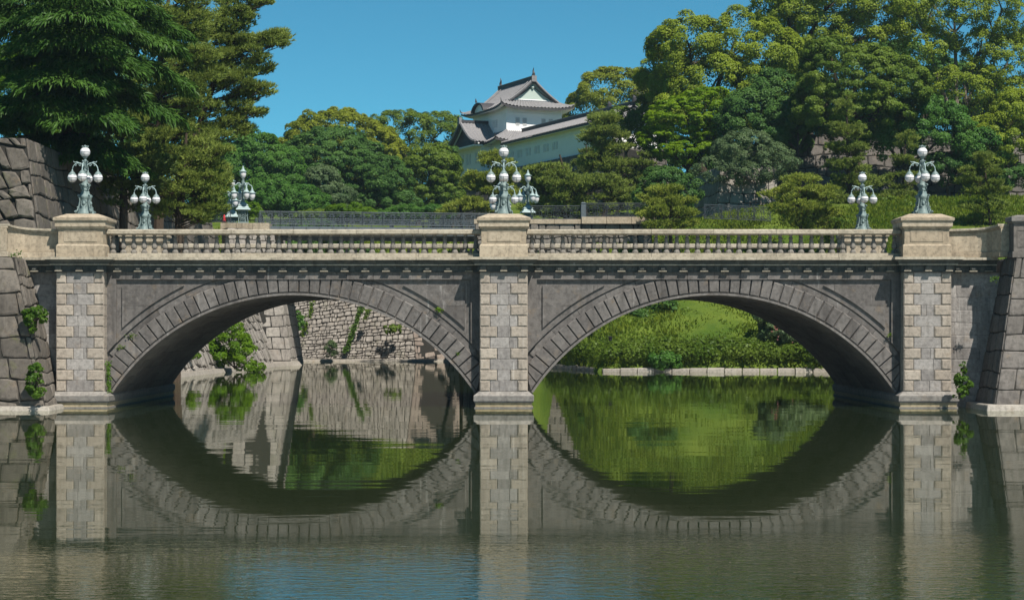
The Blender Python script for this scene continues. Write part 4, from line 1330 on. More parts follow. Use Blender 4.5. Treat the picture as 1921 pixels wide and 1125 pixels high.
def broadleaf(label, d, bx, lobes, mat, leaf=.30, rc=1.3, cover=1.0, r0=.3, seed=1, name='broadleaf_tree', cat='tree', flat=.8, bark='bark', core=True, zbase=None, group=None):
    rng = np.random.default_rng(seed); prng = random.Random(seed)
    q = P(bx, 400, d)
    base = Vector((q.x, q.y, H(q.x, q.y) if zbase is None else zbase))
    L = px_lobes(lobes, d, base)
    t = thing(name, label, cat, base, group=group)
    leaf *= .8; rc *= .74
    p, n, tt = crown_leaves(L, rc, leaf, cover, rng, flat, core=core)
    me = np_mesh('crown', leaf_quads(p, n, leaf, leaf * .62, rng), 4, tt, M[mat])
    o = bpy.data.objects.new('crown', me); COL.objects.link(o); o.parent = t
    if r0: trunk_mesh(L[0][0], L, r0, prng, M[bark], t, 'trunk' if name != 'shrub' else 'stem')
    return t

def needle_tufts(pads, rng, dens, L, W, up=.8, blades=6, spread=.75):
    """pads: (centre, radii, outward); needles stand in small tufts on every pad"""
    Vs, Ts = [], []
    for c, r, out in pads:
        n = max(6, int(dens * math.pi * r[0] * r[1]))
        q = unit(rng.normal(size=(n, 3))); q[:, 2] = np.abs(q[:, 2]) * np.where(rng.random(n) < .18, -1, 1)
        p = np.array(c) + q * np.array(r) * rng.uniform(.35, 1.05, (n, 1))
        dirs = unit(q * np.array([.7, .7, .35]) + np.array(out) * .45 + np.array([0, 0, up]) + rng.normal(size=(n, 3)) * .25)
        ct = rng.random() * .4
        pp = np.repeat(p, blades, 0); dd = np.repeat(dirs, blades, 0); m = len(pp)
        bd = unit(dd + rng.normal(size=(m, 3)) * spread * .6)
        sidev = unit(np.cross(bd, rng.normal(size=(m, 3))))
        ll = L * rng.uniform(.6, 1.2, (m, 1)); start = pp - bd * ll * .25
        V = np.empty((m, 3, 3))
        V[:, 0] = start - sidev * W / 2; V[:, 1] = start + sidev * W / 2; V[:, 2] = start + bd * ll
        Vs.append(V.reshape(-1, 3)); Ts.append(np.clip(np.repeat(rng.random(n) * .55, blades) + ct + rng.random(m) * .12, 0, 1))
    return np.concatenate(Vs), np.concatenate(Ts)
def pine(label, d, trunk_px, zones, mat='pine', pad=1.0, dens=26, L=.34, W=.055, r0=.25, seed=1, flat=.42, name='pine_tree', blades=6, up=.8, bark='bark', dep=1.0, cat='tree', zbase=None):
    """zones: (px, py, rx, ry, n pads): ellipses of the photo filled with layered needle pads at the tree's own depth"""
    rng = np.random.default_rng(seed); prng = random.Random(seed)
    q = P(trunk_px[0][0], 400, d)
    base = Vector((q.x, q.y, H(q.x, q.y) if zbase is None else zbase))
    tp = [Vector((0, 0, -.5))] + [P(x, y, d) - base for x, y in trunk_px[1:]]
    def axis(z):
        for a, b in zip(tp[:-1], tp[1:]):
            if a.z <= z <= b.z: return a.lerp(b, (z - a.z) / max(1e-6, b.z - a.z))
        return tp[-1] if z > tp[-1].z else tp[0]
    pads, limbs = [], MB()
    nn = len(tp)
    limbs.tube(tp, [r0 * (1.25 - .95 * i / (nn - 1)) for i in range(nn)], 8)
    for (x, y, rx, ry, n) in zones:
        for _ in range(n):
            while True:
                u, v = prng.uniform(-1, 1), prng.uniform(-1, 1)
                if u * u + v * v < 1: break
            c = P(x + u * rx, y + v * ry, d) - base
            ax = axis(c.z - .3)
            half = max(1.2, rx * d / F) * dep
            c.y = prng.uniform(-1, .8) * half * math.sqrt(max(.15, 1 - u * u))
            out = Vector((c.x - ax.x, c.y - ax.y, 0)); 
            o = out.normalized() if out.length > .3 else Vector((0, 0, 0))
            s = pad * prng.uniform(.65, 1.3)
            pads.append((c, (s, s * prng.uniform(.7, 1.1), s * flat * prng.uniform(.8, 1.3)), o))
            st = axis(c.z - .25 * out.length - .3)
            mid = st.lerp(c, .55) + Vector((0, 0, -.10 * out.length + .1))
            limbs.tube([st, mid, c - Vector((0, 0, s * flat * .4))], [r0 * .12, r0 * .08, r0 * .035], 5)
            for k_ in range(2):
                limbs.tube([mid.lerp(c, .5), c + Vector((prng.uniform(-.7, .7) * s, prng.uniform(-.7, .7) * s, -.05))], [r0 * .10, r0 * .04], 4)
    t = thing(name, label, cat, base)
    V, T = needle_tufts(pads, rng, dens * 1.5, L, W * 1.35, up, blades)
    o = bpy.data.objects.new('crown', np_mesh('crown', V, 3, T, M[mat])); COL.objects.link(o); o.parent = t
    limbs.build('trunk', M[bark], t)
    return t
def cedar(label, d, trunk_px, branches, seed=1, r0=.45, dens=1.0, mat='cedar', zbase=None):
    """branches: (px0, py0, px1, py1, toward) drooping fan-shaped sprays; toward>0 leans to the camera"""
    rng = np.random.default_rng(seed); prng = random.Random(seed)
    q = P(trunk_px[0][0], 400, d)
    base = Vector((q.x, q.y, H(q.x, q.y) if zbase is None else zbase))
    tp = [Vector((0, 0, -.5))] + [P(x, y, d) - base for x, y in trunk_px[1:]]
    limbs = MB(); nn = len(tp)
    limbs.tube(tp, [r0 * (1.2 - .9 * i / (nn - 1)) for i in range(nn)], 9)
    Vs, Ts = [], []
    for (x0, y0, x1, y1, tw) in branches:
        a = P(x0, y0, d) - base; b = P(x1, y1, d) - base; b.y -= tw
        L = (b - a).length
        mid = a.lerp(b, .5) + Vector((0, 0, .10 * L))
        limbs.tube([a, mid, b], [.12, .08, .02], 5)
        side = Vector((0, 0, 1)).cross((b - a)); side.z = 0; side.normalize()
        n = int(420 * L * dens)
        t = rng.random(n) ** .75
        wdt = (.5 + 1.9 * np.sin(np.clip(t, 0.02, 1) * math.pi * .80)) * (L / 7) ** .5
        s = rng.uniform(-1, 1, n)
        p0 = np.array(a)[None] * ((1 - t) ** 2)[:, None] + 2 * (t * (1 - t))[:, None] * np.array(mid + Vector((0, 0, .08 * L)))[None] + (t ** 2)[:, None] * np.array(b)[None]
        fwd = np.array((b - a).normalized()); sd_ = np.array(side)
        fing = (np.sin(s * 16 + t * 9) * .5 + .5)
        p = p0 + sd_ * (s * wdt)[:, None] + fwd * (np.abs(s) * .5)[:, None]
        p[:, 2] += -.30 * (np.abs(s) ** 2) * wdt - .25 * fing * rng.random(n) + rng.normal(size=n) * .05
        hang = rng.random(n)
        dirs = unit(sd_ * (s * .7)[:, None] + fwd * .6 + np.array([0, 0, -.25]) - np.array([0, 0, 1.0]) * (hang * np.abs(s) * .9)[:, None] + rng.normal(size=(n, 3)) * .35)
        side2 = unit(np.cross(dirs, rng.normal(size=(n, 3)) * .5 + np.array([0, 0, 1.0])))
        ll = rng.uniform(.25, .60, (n, 1)); W = rng.uniform(.06, .13, (n, 1))
        V = np.empty((n, 4, 3))
        V[:, 0] = p; V[:, 1] = p + dirs * ll * .45 + side2 * W / 2; V[:, 2] = p + dirs * ll + np.array([0, 0, -.06]); V[:, 3] = p + dirs * ll * .45 - side2 * W / 2
        Vs.append(V.reshape(-1, 3)); Ts.append(np.clip(.15 + .55 * rng.random(n) + .25 * t, 0, 1))
    t_ = thing('cedar_tree', label, 'tree', base)
    o = bpy.data.objects.new('crown', np_mesh('crown', np.concatenate(Vs), 4, np.concatenate(Ts), M[mat])); COL.objects.link(o); o.parent = t_
    limbs.build('trunk', M['bark'], t_)
    return t_

# ---- trees on the right hill
broadleaf('huge billowing yellow green tree at the left end of the right hand wood', 186, 1330,
          [(1295, 92, 72, 58), (1380, 75, 62, 46), (1248, 150, 40, 58, 4), (1440, 110, 60, 62), (1335, 165, 80, 62), (1420, 180, 64, 62), (1265, 215, 42, 36), (1375, 225, 55, 35)], 'camphor', .30, 1.45, 1.0, .5, 31)
broadleaf('tall yellow green tree rising out of the top of the picture behind the big one', 200, 1520,
          [(1475, 18, 62, 46), (1560, 0, 85, 60), (1530, 55, 70, 50), (1640, 8, 75, 55), (1600, 70, 60, 40), (1690, 50, 50, 40)], 'camphor', .31, 1.35, .95, .5, 32)
broadleaf('dense olive green domed tree in the middle of the right hand wood', 168, 1610,
          [(1600, 150, 98, 66), (1548, 195, 60, 55), (1680, 165, 58, 58), (1622, 215, 92, 42), (1560, 110, 50, 40)], 'oak', .25, 1.0, 1.15, .4, 33, flat=.62)
broadleaf('loose crowned tree at the right edge with sky showing through its limbs', 192, 1800,
          [(1790, 20, 80, 50), (1880, 20, 65, 60), (1745, 95, 46, 36), (1890, 120, 60, 50), (1810, 165, 62, 40), (1900, 190, 50, 50), (1720, 20, 45, 35), (1840, 90, 36, 30), (1845, 235, 55, 40)], 'camphor', .28, 1.1, .62, .45, 34, core=False, bark='palebark')
broadleaf('bright green layered maple below the huge tree', 178, 1290,
          [(1290, 225, 80, 40), (1325, 195, 62, 30), (1248, 262, 48, 30), (1345, 255, 62, 34), (1300, 285, 80, 22)], 'maple', .24, .75, 1.0, .2, 35, flat=.45)
broadleaf('dark shaded evergreen tree beside the squared wall corner', 176, 1420,
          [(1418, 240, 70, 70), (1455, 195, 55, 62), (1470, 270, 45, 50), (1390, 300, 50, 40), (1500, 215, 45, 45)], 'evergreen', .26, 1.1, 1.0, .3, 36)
broadleaf('thin grey green tree with bare twigs leaning over the sunlit wall', 166, 1428,
          [(1400, 285, 62, 36), (1350, 318, 48, 22), (1445, 305, 50, 34), (1400, 325, 60, 18)], 'greygreen', .20, .75, .5, .16, 37, core=False, bark='palebark')
broadleaf('broad mid green tree hanging over the shaded wall behind the right lamp', 170, 1700,
          [(1690, 245, 68, 42), (1770, 255, 66, 44), (1840, 280, 52, 42), (1740, 215, 62, 34), (1650, 265, 40, 32)], 'midgreen', .26, 1.0, 1.1, .3, 38)
broadleaf('yellowish tree low at the right edge above the wall', 170, 1890,
          [(1885, 260, 52, 46), (1905, 215, 40, 40), (1850, 300, 40, 30)], 'camphor', .25, .9, 1.0, .25, 39)
broadleaf('rounded dark olive tree behind the turret roof', 262, 1150,
          [(1155, 196, 82, 62), (1100, 218, 48, 32), (1195, 190, 48, 54), (1165, 235, 50, 30), (1215, 225, 40, 50)], 'camphor_top', .36, 1.4, 1.0, .4, 40)
broadleaf('dark wood tree filling the gap behind the right lamp', 210, 1700,
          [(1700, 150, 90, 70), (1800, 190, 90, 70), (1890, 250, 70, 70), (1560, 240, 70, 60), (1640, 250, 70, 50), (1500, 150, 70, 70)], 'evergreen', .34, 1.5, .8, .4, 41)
# ---- trees at the back, between the pines and the turret
broadleaf('big olive topped dome tree standing above the back wood', 234, 640,
          [(632, 288, 108, 82), (700, 300, 58, 62), (560, 300, 50, 46), (712, 345, 50, 50)], 'camphor_top', .30, 1.0, 1.0, .45, 51)
broadleaf('dark green tree before the olive dome in the back wood', 214, 640,
          [(618, 312, 86, 72), (676, 325, 56, 60), (560, 318, 52, 50), (640, 370, 80, 40)], 'evergreen', .28, 1.0, 1.05, .35, 52, flat=.65)
broadleaf('mid green tree beside the hanging pine branches', 206, 490,
          [(478, 300, 52, 52), (440, 335, 50, 60), (520, 330, 54, 56), (455, 280, 36, 36)], 'midgreen', .27, 1.0, 1.05, .3, 53)
broadleaf('low green tree behind the near iron bridge lamp', 196, 510,
          [(505, 372, 60, 34), (560, 380, 56, 28), (455, 380, 46, 30)], 'midgreen', .25, .9, 1.05, .22, 54)
broadleaf('pale sage tree low in the middle of the back wood', 199, 610,
          [(605, 350, 34, 36), (625, 375, 46, 26), (585, 378, 40, 24)], 'greygreen', .25, .8, 1.1, .2, 55)
broadleaf('feathery tree with gaps of sky between dome and turret', 250, 785,
          [(765, 248, 58, 36), (820, 248, 50, 32), (725, 240, 30, 26), (855, 258, 34, 26), (780, 290, 62, 34), (840, 290, 40, 30)], 'oak', .30, 1.15, .68, .35, 56, core=False)
broadleaf('rounded green tree in front of the feathery one', 216, 815,
          [(804, 322, 46, 46), (828, 312, 30, 38), (790, 362, 42, 36), (834, 362, 32, 36)], 'oak', .27, .95, 1.1, .3, 57, flat=.65)
broadleaf('narrow dark green tree in the middle of the back wood', 210, 735,
          [(730, 345, 42, 46), (712, 385, 46, 28), (750, 385, 40, 28)], 'evergreen', .26, .9, 1.0, .25, 58)
broadleaf('shaded tree close against the white wall of the turret', 226, 850,
          [(846, 310, 14, 36), (842, 372, 24, 30)], 'evergreen', .26, .8, 1.0, .2, 59)
broadleaf('bright lime shrub along the iron bridge railing', 190, 655, [(645, 398, 30, 13), (680, 402, 26, 10), (662, 390, 14, 8)], 'bright', .2, .5, 1.1, .08, 60, name='shrub', cat='shrub')
broadleaf('olive shrub left of the bright lime one', 190, 590, [(592, 404, 24, 9), (570, 408, 18, 8)], 'oak', .2, .5, 1.1, .08, 61, name='shrub', cat='shrub')
broadleaf('small yellow green shrub behind the left iron bridge lamps', 180, 478, [(474, 392, 12, 10), (482, 400, 12, 8)], 'bright', .18, .4, 1.1, .05, 62, name='shrub', cat='shrub')
broadleaf('low dark green shrub along the railing left of the turret', 192, 800, [(770, 400, 40, 12), (820, 400, 34, 14), (730, 405, 30, 9)], 'midgreen', .2, .6, 1.1, .08, 63, name='shrub', cat='shrub')
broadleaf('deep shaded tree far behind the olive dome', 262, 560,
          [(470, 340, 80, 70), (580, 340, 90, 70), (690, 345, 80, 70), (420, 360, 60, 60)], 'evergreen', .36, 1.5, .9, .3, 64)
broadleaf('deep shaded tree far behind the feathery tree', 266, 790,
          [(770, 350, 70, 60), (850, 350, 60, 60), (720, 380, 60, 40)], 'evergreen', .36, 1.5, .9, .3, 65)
broadleaf('dark wood tree below the gallery end of the turret', 206, 1250,
          [(1230, 300, 50, 60), (1290, 330, 70, 50), (1350, 330, 60, 60), (1210, 350, 50, 40), (1190, 225, 26, 22, -2), (1420, 330, 60, 60)], 'evergreen', .3, 1.2, 1.0, .3, 66)
broadleaf('dark shaded tree spreading over the squared wall corner', 171, 1500,
          [(1490, 225, 50, 32), (1545, 235, 46, 30), (1450, 240, 36, 30)], 'evergreen', .25, .9, 1.1, .22, 67)
broadleaf('low dark shrubby tree against the shaded wall at the right edge', 170, 1780,
          [(1770, 315, 50, 26), (1880, 330, 46, 26), (1830, 300, 40, 24)], 'evergreen', .22, .7, 1.0, .14, 68)
broadleaf('dark olive tree crowding against the end of the turret gallery', 194, 1180,
          [(1165, 232, 34, 28), (1196, 245, 26, 34), (1210, 215, 22, 30)], 'oak', .26, .8, 1.1, .2, 69)
broadleaf('dark rounded tree on the grass slope above the far rough wall', 181, 590,
          [(525, 480, 60, 52), (600, 470, 62, 54), (655, 492, 50, 36), (560, 450, 50, 30)], 'evergreen', .26, 1.0, 1.0, .25, 70)
broadleaf('dark shaded bush between the garden pines and the sunlit wall', 162, 1260,
          [(1245, 345, 40, 28), (1288, 362, 26, 28), (1225, 370, 34, 24)], 'evergreen', .22, .7, 1.1, .14, 80)
# ---- left wood
broadleaf('dark leafy tree behind the cedar at the left edge', 138, 60,
          [(60, 60, 100, 90), (40, 190, 90, 70), (130, 180, 80, 90), (150, 40, 90, 90), (90, 270, 80, 50)], 'evergreen', .26, 1.0, .85, .4, 71)
broadleaf('yellow green sunlit tree glimpsed between the cedar boughs', 130, 60,
          [(45, 120, 50, 40), (30, 160, 40, 30), (90, 250, 36, 22)], 'bright', .2, .7, .8, .2, 72)
broadleaf('dark tree behind the pines in the left wood', 140, 260,
          [(240, 100, 80, 90), (300, 200, 80, 80), (230, 260, 80, 70), (330, 300, 70, 70), (180, 320, 60, 60), (370, 360, 50, 50), (280, 380, 60, 40)], 'evergreen', .26, 1.0, .7, .4, 73)
cedar('great drooping deodar cedar with layered dark green boughs at the top left', 101, [(128, 0), (128, 330), (126, 150), (122, -40)],
      [(125, 70, 330, 85, 1), (125, 30, 290, 20, 2), (125, 0, 280, -20, 0), (125, 100, 345, 150, -1), (128, 70, 10, 60, 3), (125, 40, -30, 20, 1), (125, 130, 250, 175, 3.5), (125, 20, 180, 60, 5), (125, 60, 110, 110, 5),
       (126, 125, 300, 130, 2.5), (126, 165, 330, 215, .5), (126, 190, 225, 240, 3), (126, 100, 20, 130, 2), (126, 205, 10, 205, 2), (126, 225, 60, 245, 4), (126, 250, 230, 300, 3), (128, 270, 260, 312, 1.5), (126, 215, -40, 230, 0),
       (126, 255, 40, 285, 3.5), (124, -10, 60, 0, 3), (124, -20, 230, 20, 3.5), (124, 50, 250, 75, 5), (126, 150, 180, 190, 5), (126, 10, 330, 50, -2), (128, 285, 180, 305, 4), (126, 80, 205, 125, 9), (126, 150, 185, 190, 9), (126, 40, 225, 85, 10), (126, 205, 225, 250, 8), (126, 110, 255, 150, 7), (126, 0, 190, 40, 10), (126, 180, 120, 230, 8)], 75)
pine('tall pine whose ragged branches reach right against the sky', 121, [(330, 0), (340, 330), (400, 160), (440, 60), (452, -50)],
     [(470, 15, 42, 22, 16), (500, 72, 32, 14, 12), (432, 60, 40, 40, 20), (485, 125, 28, 14, 9), (420, 130, 42, 36, 20), (478, 175, 30, 18, 10), (480, 205, 18, 12, 6), (420, 200, 46, 30, 18), (440, 240, 40, 22, 14), (385, 90, 32, 60, 18), (515, 80, 22, 9, 8), (468, 78, 26, 14, 12), (455, 98, 50, 18, 14), (450, 160, 48, 20, 14), (400, 120, 46, 60, 18), (440, 20, 40, 30, 12), (395, 245, 40, 30, 14)],
     'pine', .62, 34, .34, .05, .26, 76)
pine('broad pine filling the wood between cedar and sky', 116, [(290, 0), (300, 330), (300, 120), (320, -30)],
     [(330, 20, 56, 34, 24), (340, 100, 60, 50, 30), (300, 190, 70, 50, 34), (360, 190, 40, 50, 22), (350, 265, 58, 36, 26), (290, 270, 60, 40, 26), (380, 310, 42, 30, 18), (380, 150, 40, 60, 20), (370, 40, 36, 50, 16)],
     'pine', .68, 32, .34, .05, .32, 77)
pine('lower pine hanging over the road behind the two left lamps', 106, [(330, 0), (335, 400), (345, 320), (350, 250)],
     [(330, 330, 70, 34, 28), (380, 345, 44, 34, 20), (350, 385, 60, 30, 26), (400, 395, 28, 22, 12), (290, 360, 44, 36, 18), (390, 290, 40, 24, 14), (225, 330, 40, 26, 12)],
     'pine', .60, 34, .32, .05, .22, 78)
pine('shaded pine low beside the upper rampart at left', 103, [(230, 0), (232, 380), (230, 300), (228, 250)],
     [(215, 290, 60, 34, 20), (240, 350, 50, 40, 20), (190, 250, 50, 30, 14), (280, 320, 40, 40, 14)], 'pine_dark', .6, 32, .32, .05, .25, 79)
# ---- garden pines before the turret
pine('tall layered pine standing before the end of the turret gallery', 178, [(1132, 0), (1140, 340), (1128, 290), (1135, 225)],
     [(1130, 228, 26, 14, 14), (1134, 255, 36, 14, 22), (1152, 275, 34, 12, 14), (1122, 300, 30, 12, 14), (1160, 310, 32, 14, 14), (1205, 300, 26, 14, 10), (1220, 330, 30, 12, 12)],
     'pine', .85, 22, .42, .075, .25, 81)
pine('wide low pine with cloud shaped pads left of the tall one', 172, [(1060, 0), (1065, 380), (1060, 330), (1050, 290)],
     [(1030, 322, 38, 10, 18), (1070, 342, 70, 12, 26), (1050, 362, 66, 14, 24), (1140, 345, 40, 16, 18), (1130, 380, 60, 14, 22), (1040, 388, 50, 12, 18), (1000, 340, 26, 12, 10), (1180, 360, 30, 14, 10), (1000, 392, 26, 10, 8)],
     'pine', .85, 22, .42, .075, .25, 82)
pine('round topped pine right behind the middle lamp', 182, [(925, 0), (925, 390), (922, 340), (925, 295)],
     [(930, 302, 24, 12, 12), (915, 330, 40, 12, 16), (890, 345, 24, 10, 10), (930, 360, 42, 14, 16), (955, 330, 26, 18, 10)],
     'pine_fresh', .85, 22, .42, .075, .2, 83)
pine('low spreading pine below the turret base left of the middle lamp', 176, [(865, 0), (865, 398), (862, 385)],
     [(862, 388, 30, 8, 14), (835, 395, 14, 5, 5), (905, 388, 30, 8, 12), (880, 378, 18, 6, 6)], 'pine_fresh', .7, 24, .40, .07, .15, 84)
pine('small pruned pine leaning over the rubble wall coping', 147, [(1262, 0), (1255, 410), (1248, 380), (1243, 352)],
     [(1243, 358, 26, 8, 14), (1228, 376, 30, 8, 12), (1270, 378, 28, 8, 12), (1250, 398, 50, 9, 20), (1215, 404, 26, 8, 10), (1290, 402, 20, 8, 8), (1250, 420, 60, 6, 14)],
     'pine_fresh', .62, 30, .32, .06, .14, 85)
pine('shady fir like pine between tall pine and the sunlit wall', 184, [(1100, 0), (1102, 330), (1100, 270)],
     [(1104, 285, 14, 12, 6), (1098, 312, 22, 12, 8), (1165, 330, 40, 20, 10)], 'pine_dark', .8, 22, .4, .075, .16, 86)
# ---- pines on the right bank
pine('tall tapering pine before the squared wall corner on the right', 152, [(1592, 0), (1596, 400), (1590, 300), (1588, 180)],
     [(1587, 205, 14, 22, 12), (1587, 245, 30, 16, 16), (1590, 280, 34, 14, 16), (1588, 312, 46, 12, 18), (1600, 340, 46, 14, 18), (1590, 372, 50, 14, 18), (1600, 402, 50, 14, 16)],
     'pine', .62, 30, .34, .06, .2, 87)
pine('bushy pine on the crest of the grassy hill', 146, [(1502, 0), (1502, 410), (1500, 330)],
     [(1500, 342, 26, 14, 12), (1485, 365, 46, 14, 20), (1530, 360, 40, 16, 16), (1490, 392, 52, 14, 22), (1540, 400, 40, 16, 14), (1510, 418, 50, 10, 12)],
     'pine_fresh', .60, 32, .32, .06, .16, 88)
pine('slender hazy pine between the two right lamps', 156, [(1690, 0), (1690, 400), (1700, 250)],
     [(1702, 268, 14, 16, 8), (1702, 300, 22, 14, 10), (1690, 340, 36, 16, 14), (1672, 375, 46, 22, 22), (1690, 405, 46, 16, 16), (1650, 402, 26, 14, 8)],
     'pine', .60, 30, .34, .06, .16, 89)
pine('young open pine with a dark bare lower trunk at the right', 140, [(1855, 0), (1858, 420), (1852, 360), (1845, 285)],
     [(1842, 296, 20, 12, 10), (1848, 318, 36, 10, 14), (1840, 340, 34, 10, 12), (1855, 362, 40, 10, 14), (1850, 388, 44, 10, 14), (1812, 330, 14, 10, 4), (1880, 405, 22, 8, 6), (1830, 410, 24, 7, 6)],
     'pine', .56, 30, .32, .055, .12, 90)
# ---- bare twiggy tree
def bare_tree(label, d, bx, by, hgt, seed):
    rng = random.Random(seed); mb = MB()
    base = P(bx, by, d)
    def grow(p, v, L, r, k):
        e = p + v * L
        mb.tube([p, p.lerp(e, .5) + Vector((rng.uniform(-.1, .1), 0, 0)) * L, e], [r, r * .8, r * .55], 5 if k > 1 else 4)
        if k == 0: return
        for _ in range(3 if k > 1 else 4):
            n = (v + Vector((rng.uniform(-1, 1), rng.uniform(-1, 1), rng.uniform(-.2, .7))) * .75).normalized()
            grow(e, n, L * rng.uniform(.6, .85), r * .55, k - 1)
    grow(Vector((0, 0, 0)), Vector((0, 0, 1)), hgt * .3, hgt * .022, 4)
    t = thing('bare_tree', label, 'tree', base)
    mb.build('trunk', M['palebark'], t)
bare_tree('pale leafless tree standing above the right end of the turret gallery', 240, 1200, 222, 4.6, 5)

# ---- shrubs on the walls and at the water
def bush(label, p, r, mat, leaf=.12, rc=.25, cover=1.0, seed=1, parts=None, name='shrub', stem=.03):
    rng = np.random.default_rng(seed)
    t = thing(name, label, 'shrub', p)
    L = [((0, 0, r[2] * .8), r)] if parts is None else parts
    pp, n, tt = crown_leaves(L, rc, leaf, cover, rng, .8)
    o = bpy.data.objects.new('leaves', np_mesh('leaves', leaf_quads(pp, n, leaf, leaf * .65, rng), 4, tt, M[mat])); COL.objects.link(o); o.parent = t
    mb = MB()
    for c, r_ in L:
        for _ in range(4):
            a = rng.uniform(0, 6.28)
            mb.tube([(0, 0.1, 0), (c[0] * .5, c[1] * .5 + .05, c[2] * .5), (c[0] + math.cos(a) * r_[0] * .6, c[1] + math.sin(a) * r_[1] * .5, c[2] + r_[2] * .4)], [stem, stem * .7, stem * .3], 5)
    mb.build('stem', M['bark'], t)
    return t
bush('bright green shrub growing from the joints of the left embankment, the higher one', P(66, 615, 68.3), (.36, .25, .3), 'ivy', .10, .16, 1.2, 101, [((0, -.1, .30), (.34, .22, .24)), ((.12, -.1, .55), (.28, .2, .18)), ((-.1, -.1, .5), (.28, .2, .2)), ((.0, -.1, .02), (.16, .14, .22))])
bush('trailing green shrub low on the left embankment corner', P(66, 745, 67.6), (.3, .2, .4), 'ivy', .10, .16, 1.2, 102, [((0, -.1, .55), (.26, .2, .34)), ((.06, -.12, .95), (.22, .18, .22)), ((.12, -.12, .2), (.22, .18, .22))])
bush('green creeper beside the foot of the right pier', P(1800, 748, 68.9), (.2, .2, .5), 'ivy', .10, .15, 1.2, 103, [((0, 0, .30), (.22, .16, .32)), ((.1, 0, .75), (.15, .14, .28)), ((.2, .1, 1.15), (.1, .1, .2)), ((.34, 0, .45), (.08, .1, .18))])
bush('big bright bush on the left moat wall seen through the left arch', P(440, 690, 130), (1.3, .9, 1.2), 'bright', .2, .45, 1.1, 104, [((-.3, 0, 1.6), (1.3, .9, 1.0)), ((.6, 0, .7), (1.0, .8, .7)), ((-1.0, 0, 1.0), (.9, .8, .8)), ((1.2, .2, .2), (.6, .5, .4)), ((-.3, 0, 2.6), (.8, .7, .6))], stem=.06)
bush('small bright bush left of the big one on the moat wall', P(362, 668, 122), (.45, .4, .5), 'bright', .18, .3, 1.0, 105)
bush('round dark green bush hanging on the far rough wall', P(553, 618, 175), (.7, .5, .9), 'midgreen', .2, .35, 1.1, 106)
bush('small tuft near the right end of the far rough wall', P(737, 625, 176), (.7, .5, .45), 'weed', .2, .3, .9, 107)
bush('grey green tuft at the water foot of the far rough wall', P(621, 672, 175), (.45, .35, .9), 'greygreen', .18, .3, .9, 108)
bush('small leafy shrub beside the abutment in the left arch', P(478, 650, 152), (.5, .4, .6), 'weed', .18, .3, 1.0, 109)
bush('round leafy bush at the water edge under the right arch', P(1246, 690, 131.4), (1.0, .8, .6), 'midgreen', .2, .35, 1.1, 110)
bush('tall ragged weed over the kerb near the right end of the arch', P(1530, 690, 130.5), (.8, .7, .9), 'weed', .2, .35, 1.0, 111)
t = bush('dark pink flowered azalea under the right arch', P(1470, 655, 133.5), (1.9, 1.2, 1.3), 'greygreen', .2, .5, 1.0, 112, [((0, 0, 1.5), (1.7, 1.2, 1.1)), ((1.4, 0, .9), (1.4, 1.1, .9)), ((-.9, 0, 2.5), (1.1, 1.0, .8))], stem=.06)
rng = np.random.default_rng(5)
pp = np.concatenate([np.array(c) + rng.normal(size=(16, 3)) * .2 for c in ((-.6, -1.15, 1.5), (-.35, -1.1, .95), (.5, -1.1, .75))])
o = bpy.data.objects.new('blossom', np_mesh('blossom', leaf_quads(pp, unit(rng.normal(size=(48, 3)) + np.array([0, -.6, .6])), .14, .10, rng), 4, rng.random(48), M['azalea'])); COL.objects.link(o); o.parent = t
bush('dark green shrub added as a shadow patch high on the grassy bank left of the flowered bush', P(1225, 597, 139), (1.7, 1.1, .8), 'evergreen', .2, .5, 1.1, 114)  # added: its dark leaves stand in for a shadow on the grass
bush('low dark shrub added as a shadow patch on the left part of the grassy bank', P(1130, 612, 143), (1.5, 1.0, .6), 'midgreen', .2, .5, 1.1, 115)  # also added, in place of the shadow farther left on the slope
t = bush('reddish flowered bush at the top of the grass under the right arch', P(1275, 585, 143), (1.2, .9, .6), 'weed', .2, .4, 1.0, 113)
pp = np.array((.2, -.7, .9)) + rng.normal(size=(70, 3)) * np.array((.5, .2, .2))
o = bpy.data.objects.new('blossom', np_mesh('blossom', leaf_quads(pp, unit(rng.normal(size=(70, 3)) + np.array([0, -.6, .6])), .16, .12, rng), 4, rng.random(70), M['azalea'])); COL.objects.link(o); o.parent = t

def creeper(label, a, b, w_, d, mat, seed, n=500, leaf=.2):
    """strip of leaves over a wall face between two photo points"""
    rng = np.random.default_rng(seed)
    A, B = np.array(P(*a, d)), np.array(P(*b, d))
    t = rng.random(n)
    p = A + (B - A) * t[:, None]
    p[:, 0] += rng.normal(size=n) * w_ * (.5 + .5 * np.sin(t * 7 + 1) ** 2)
    p[:, 2] += rng.normal(size=n) * w_ * .5
    p[:, 1] += rng.uniform(-.25, .25, n)
    nn = unit(rng.normal(size=(n, 3)) * .5 + np.array([0, -.8, .5]))
    base = Vector(P(*b, d))
    o = bpy.data.objects.new('creeper', np_mesh('creeper', leaf_quads(p - np.array(base), nn, leaf, leaf * .65, rng), 4, rng.random(n), M[mat])); COL.objects.link(o)
    o.location = base
    tag(o, label, 'creeper')
creeper('long green creeper streak running down the far rough wall', (680, 572), (648, 660), .16, 176, 'ivy', 121, 900)
creeper('thin creeper right beside the long streak on the far wall', (692, 580), (684, 600), .14, 176.5, 'weed', 122, 160)
creeper('short creeper under the round bush on the far wall', (576, 605), (566, 632), .12, 176, 'weed', 123, 160)
creeper('narrow creeper high on the far wall under the arch crown', (586, 566), (580, 596), .12, 177, 'weed', 124, 200)
creeper('yellowish creeper along the left pier foot by the arch spring', (203, 678), (205, 735), .05, 70.3, 'ivy', 125, 220, .08)
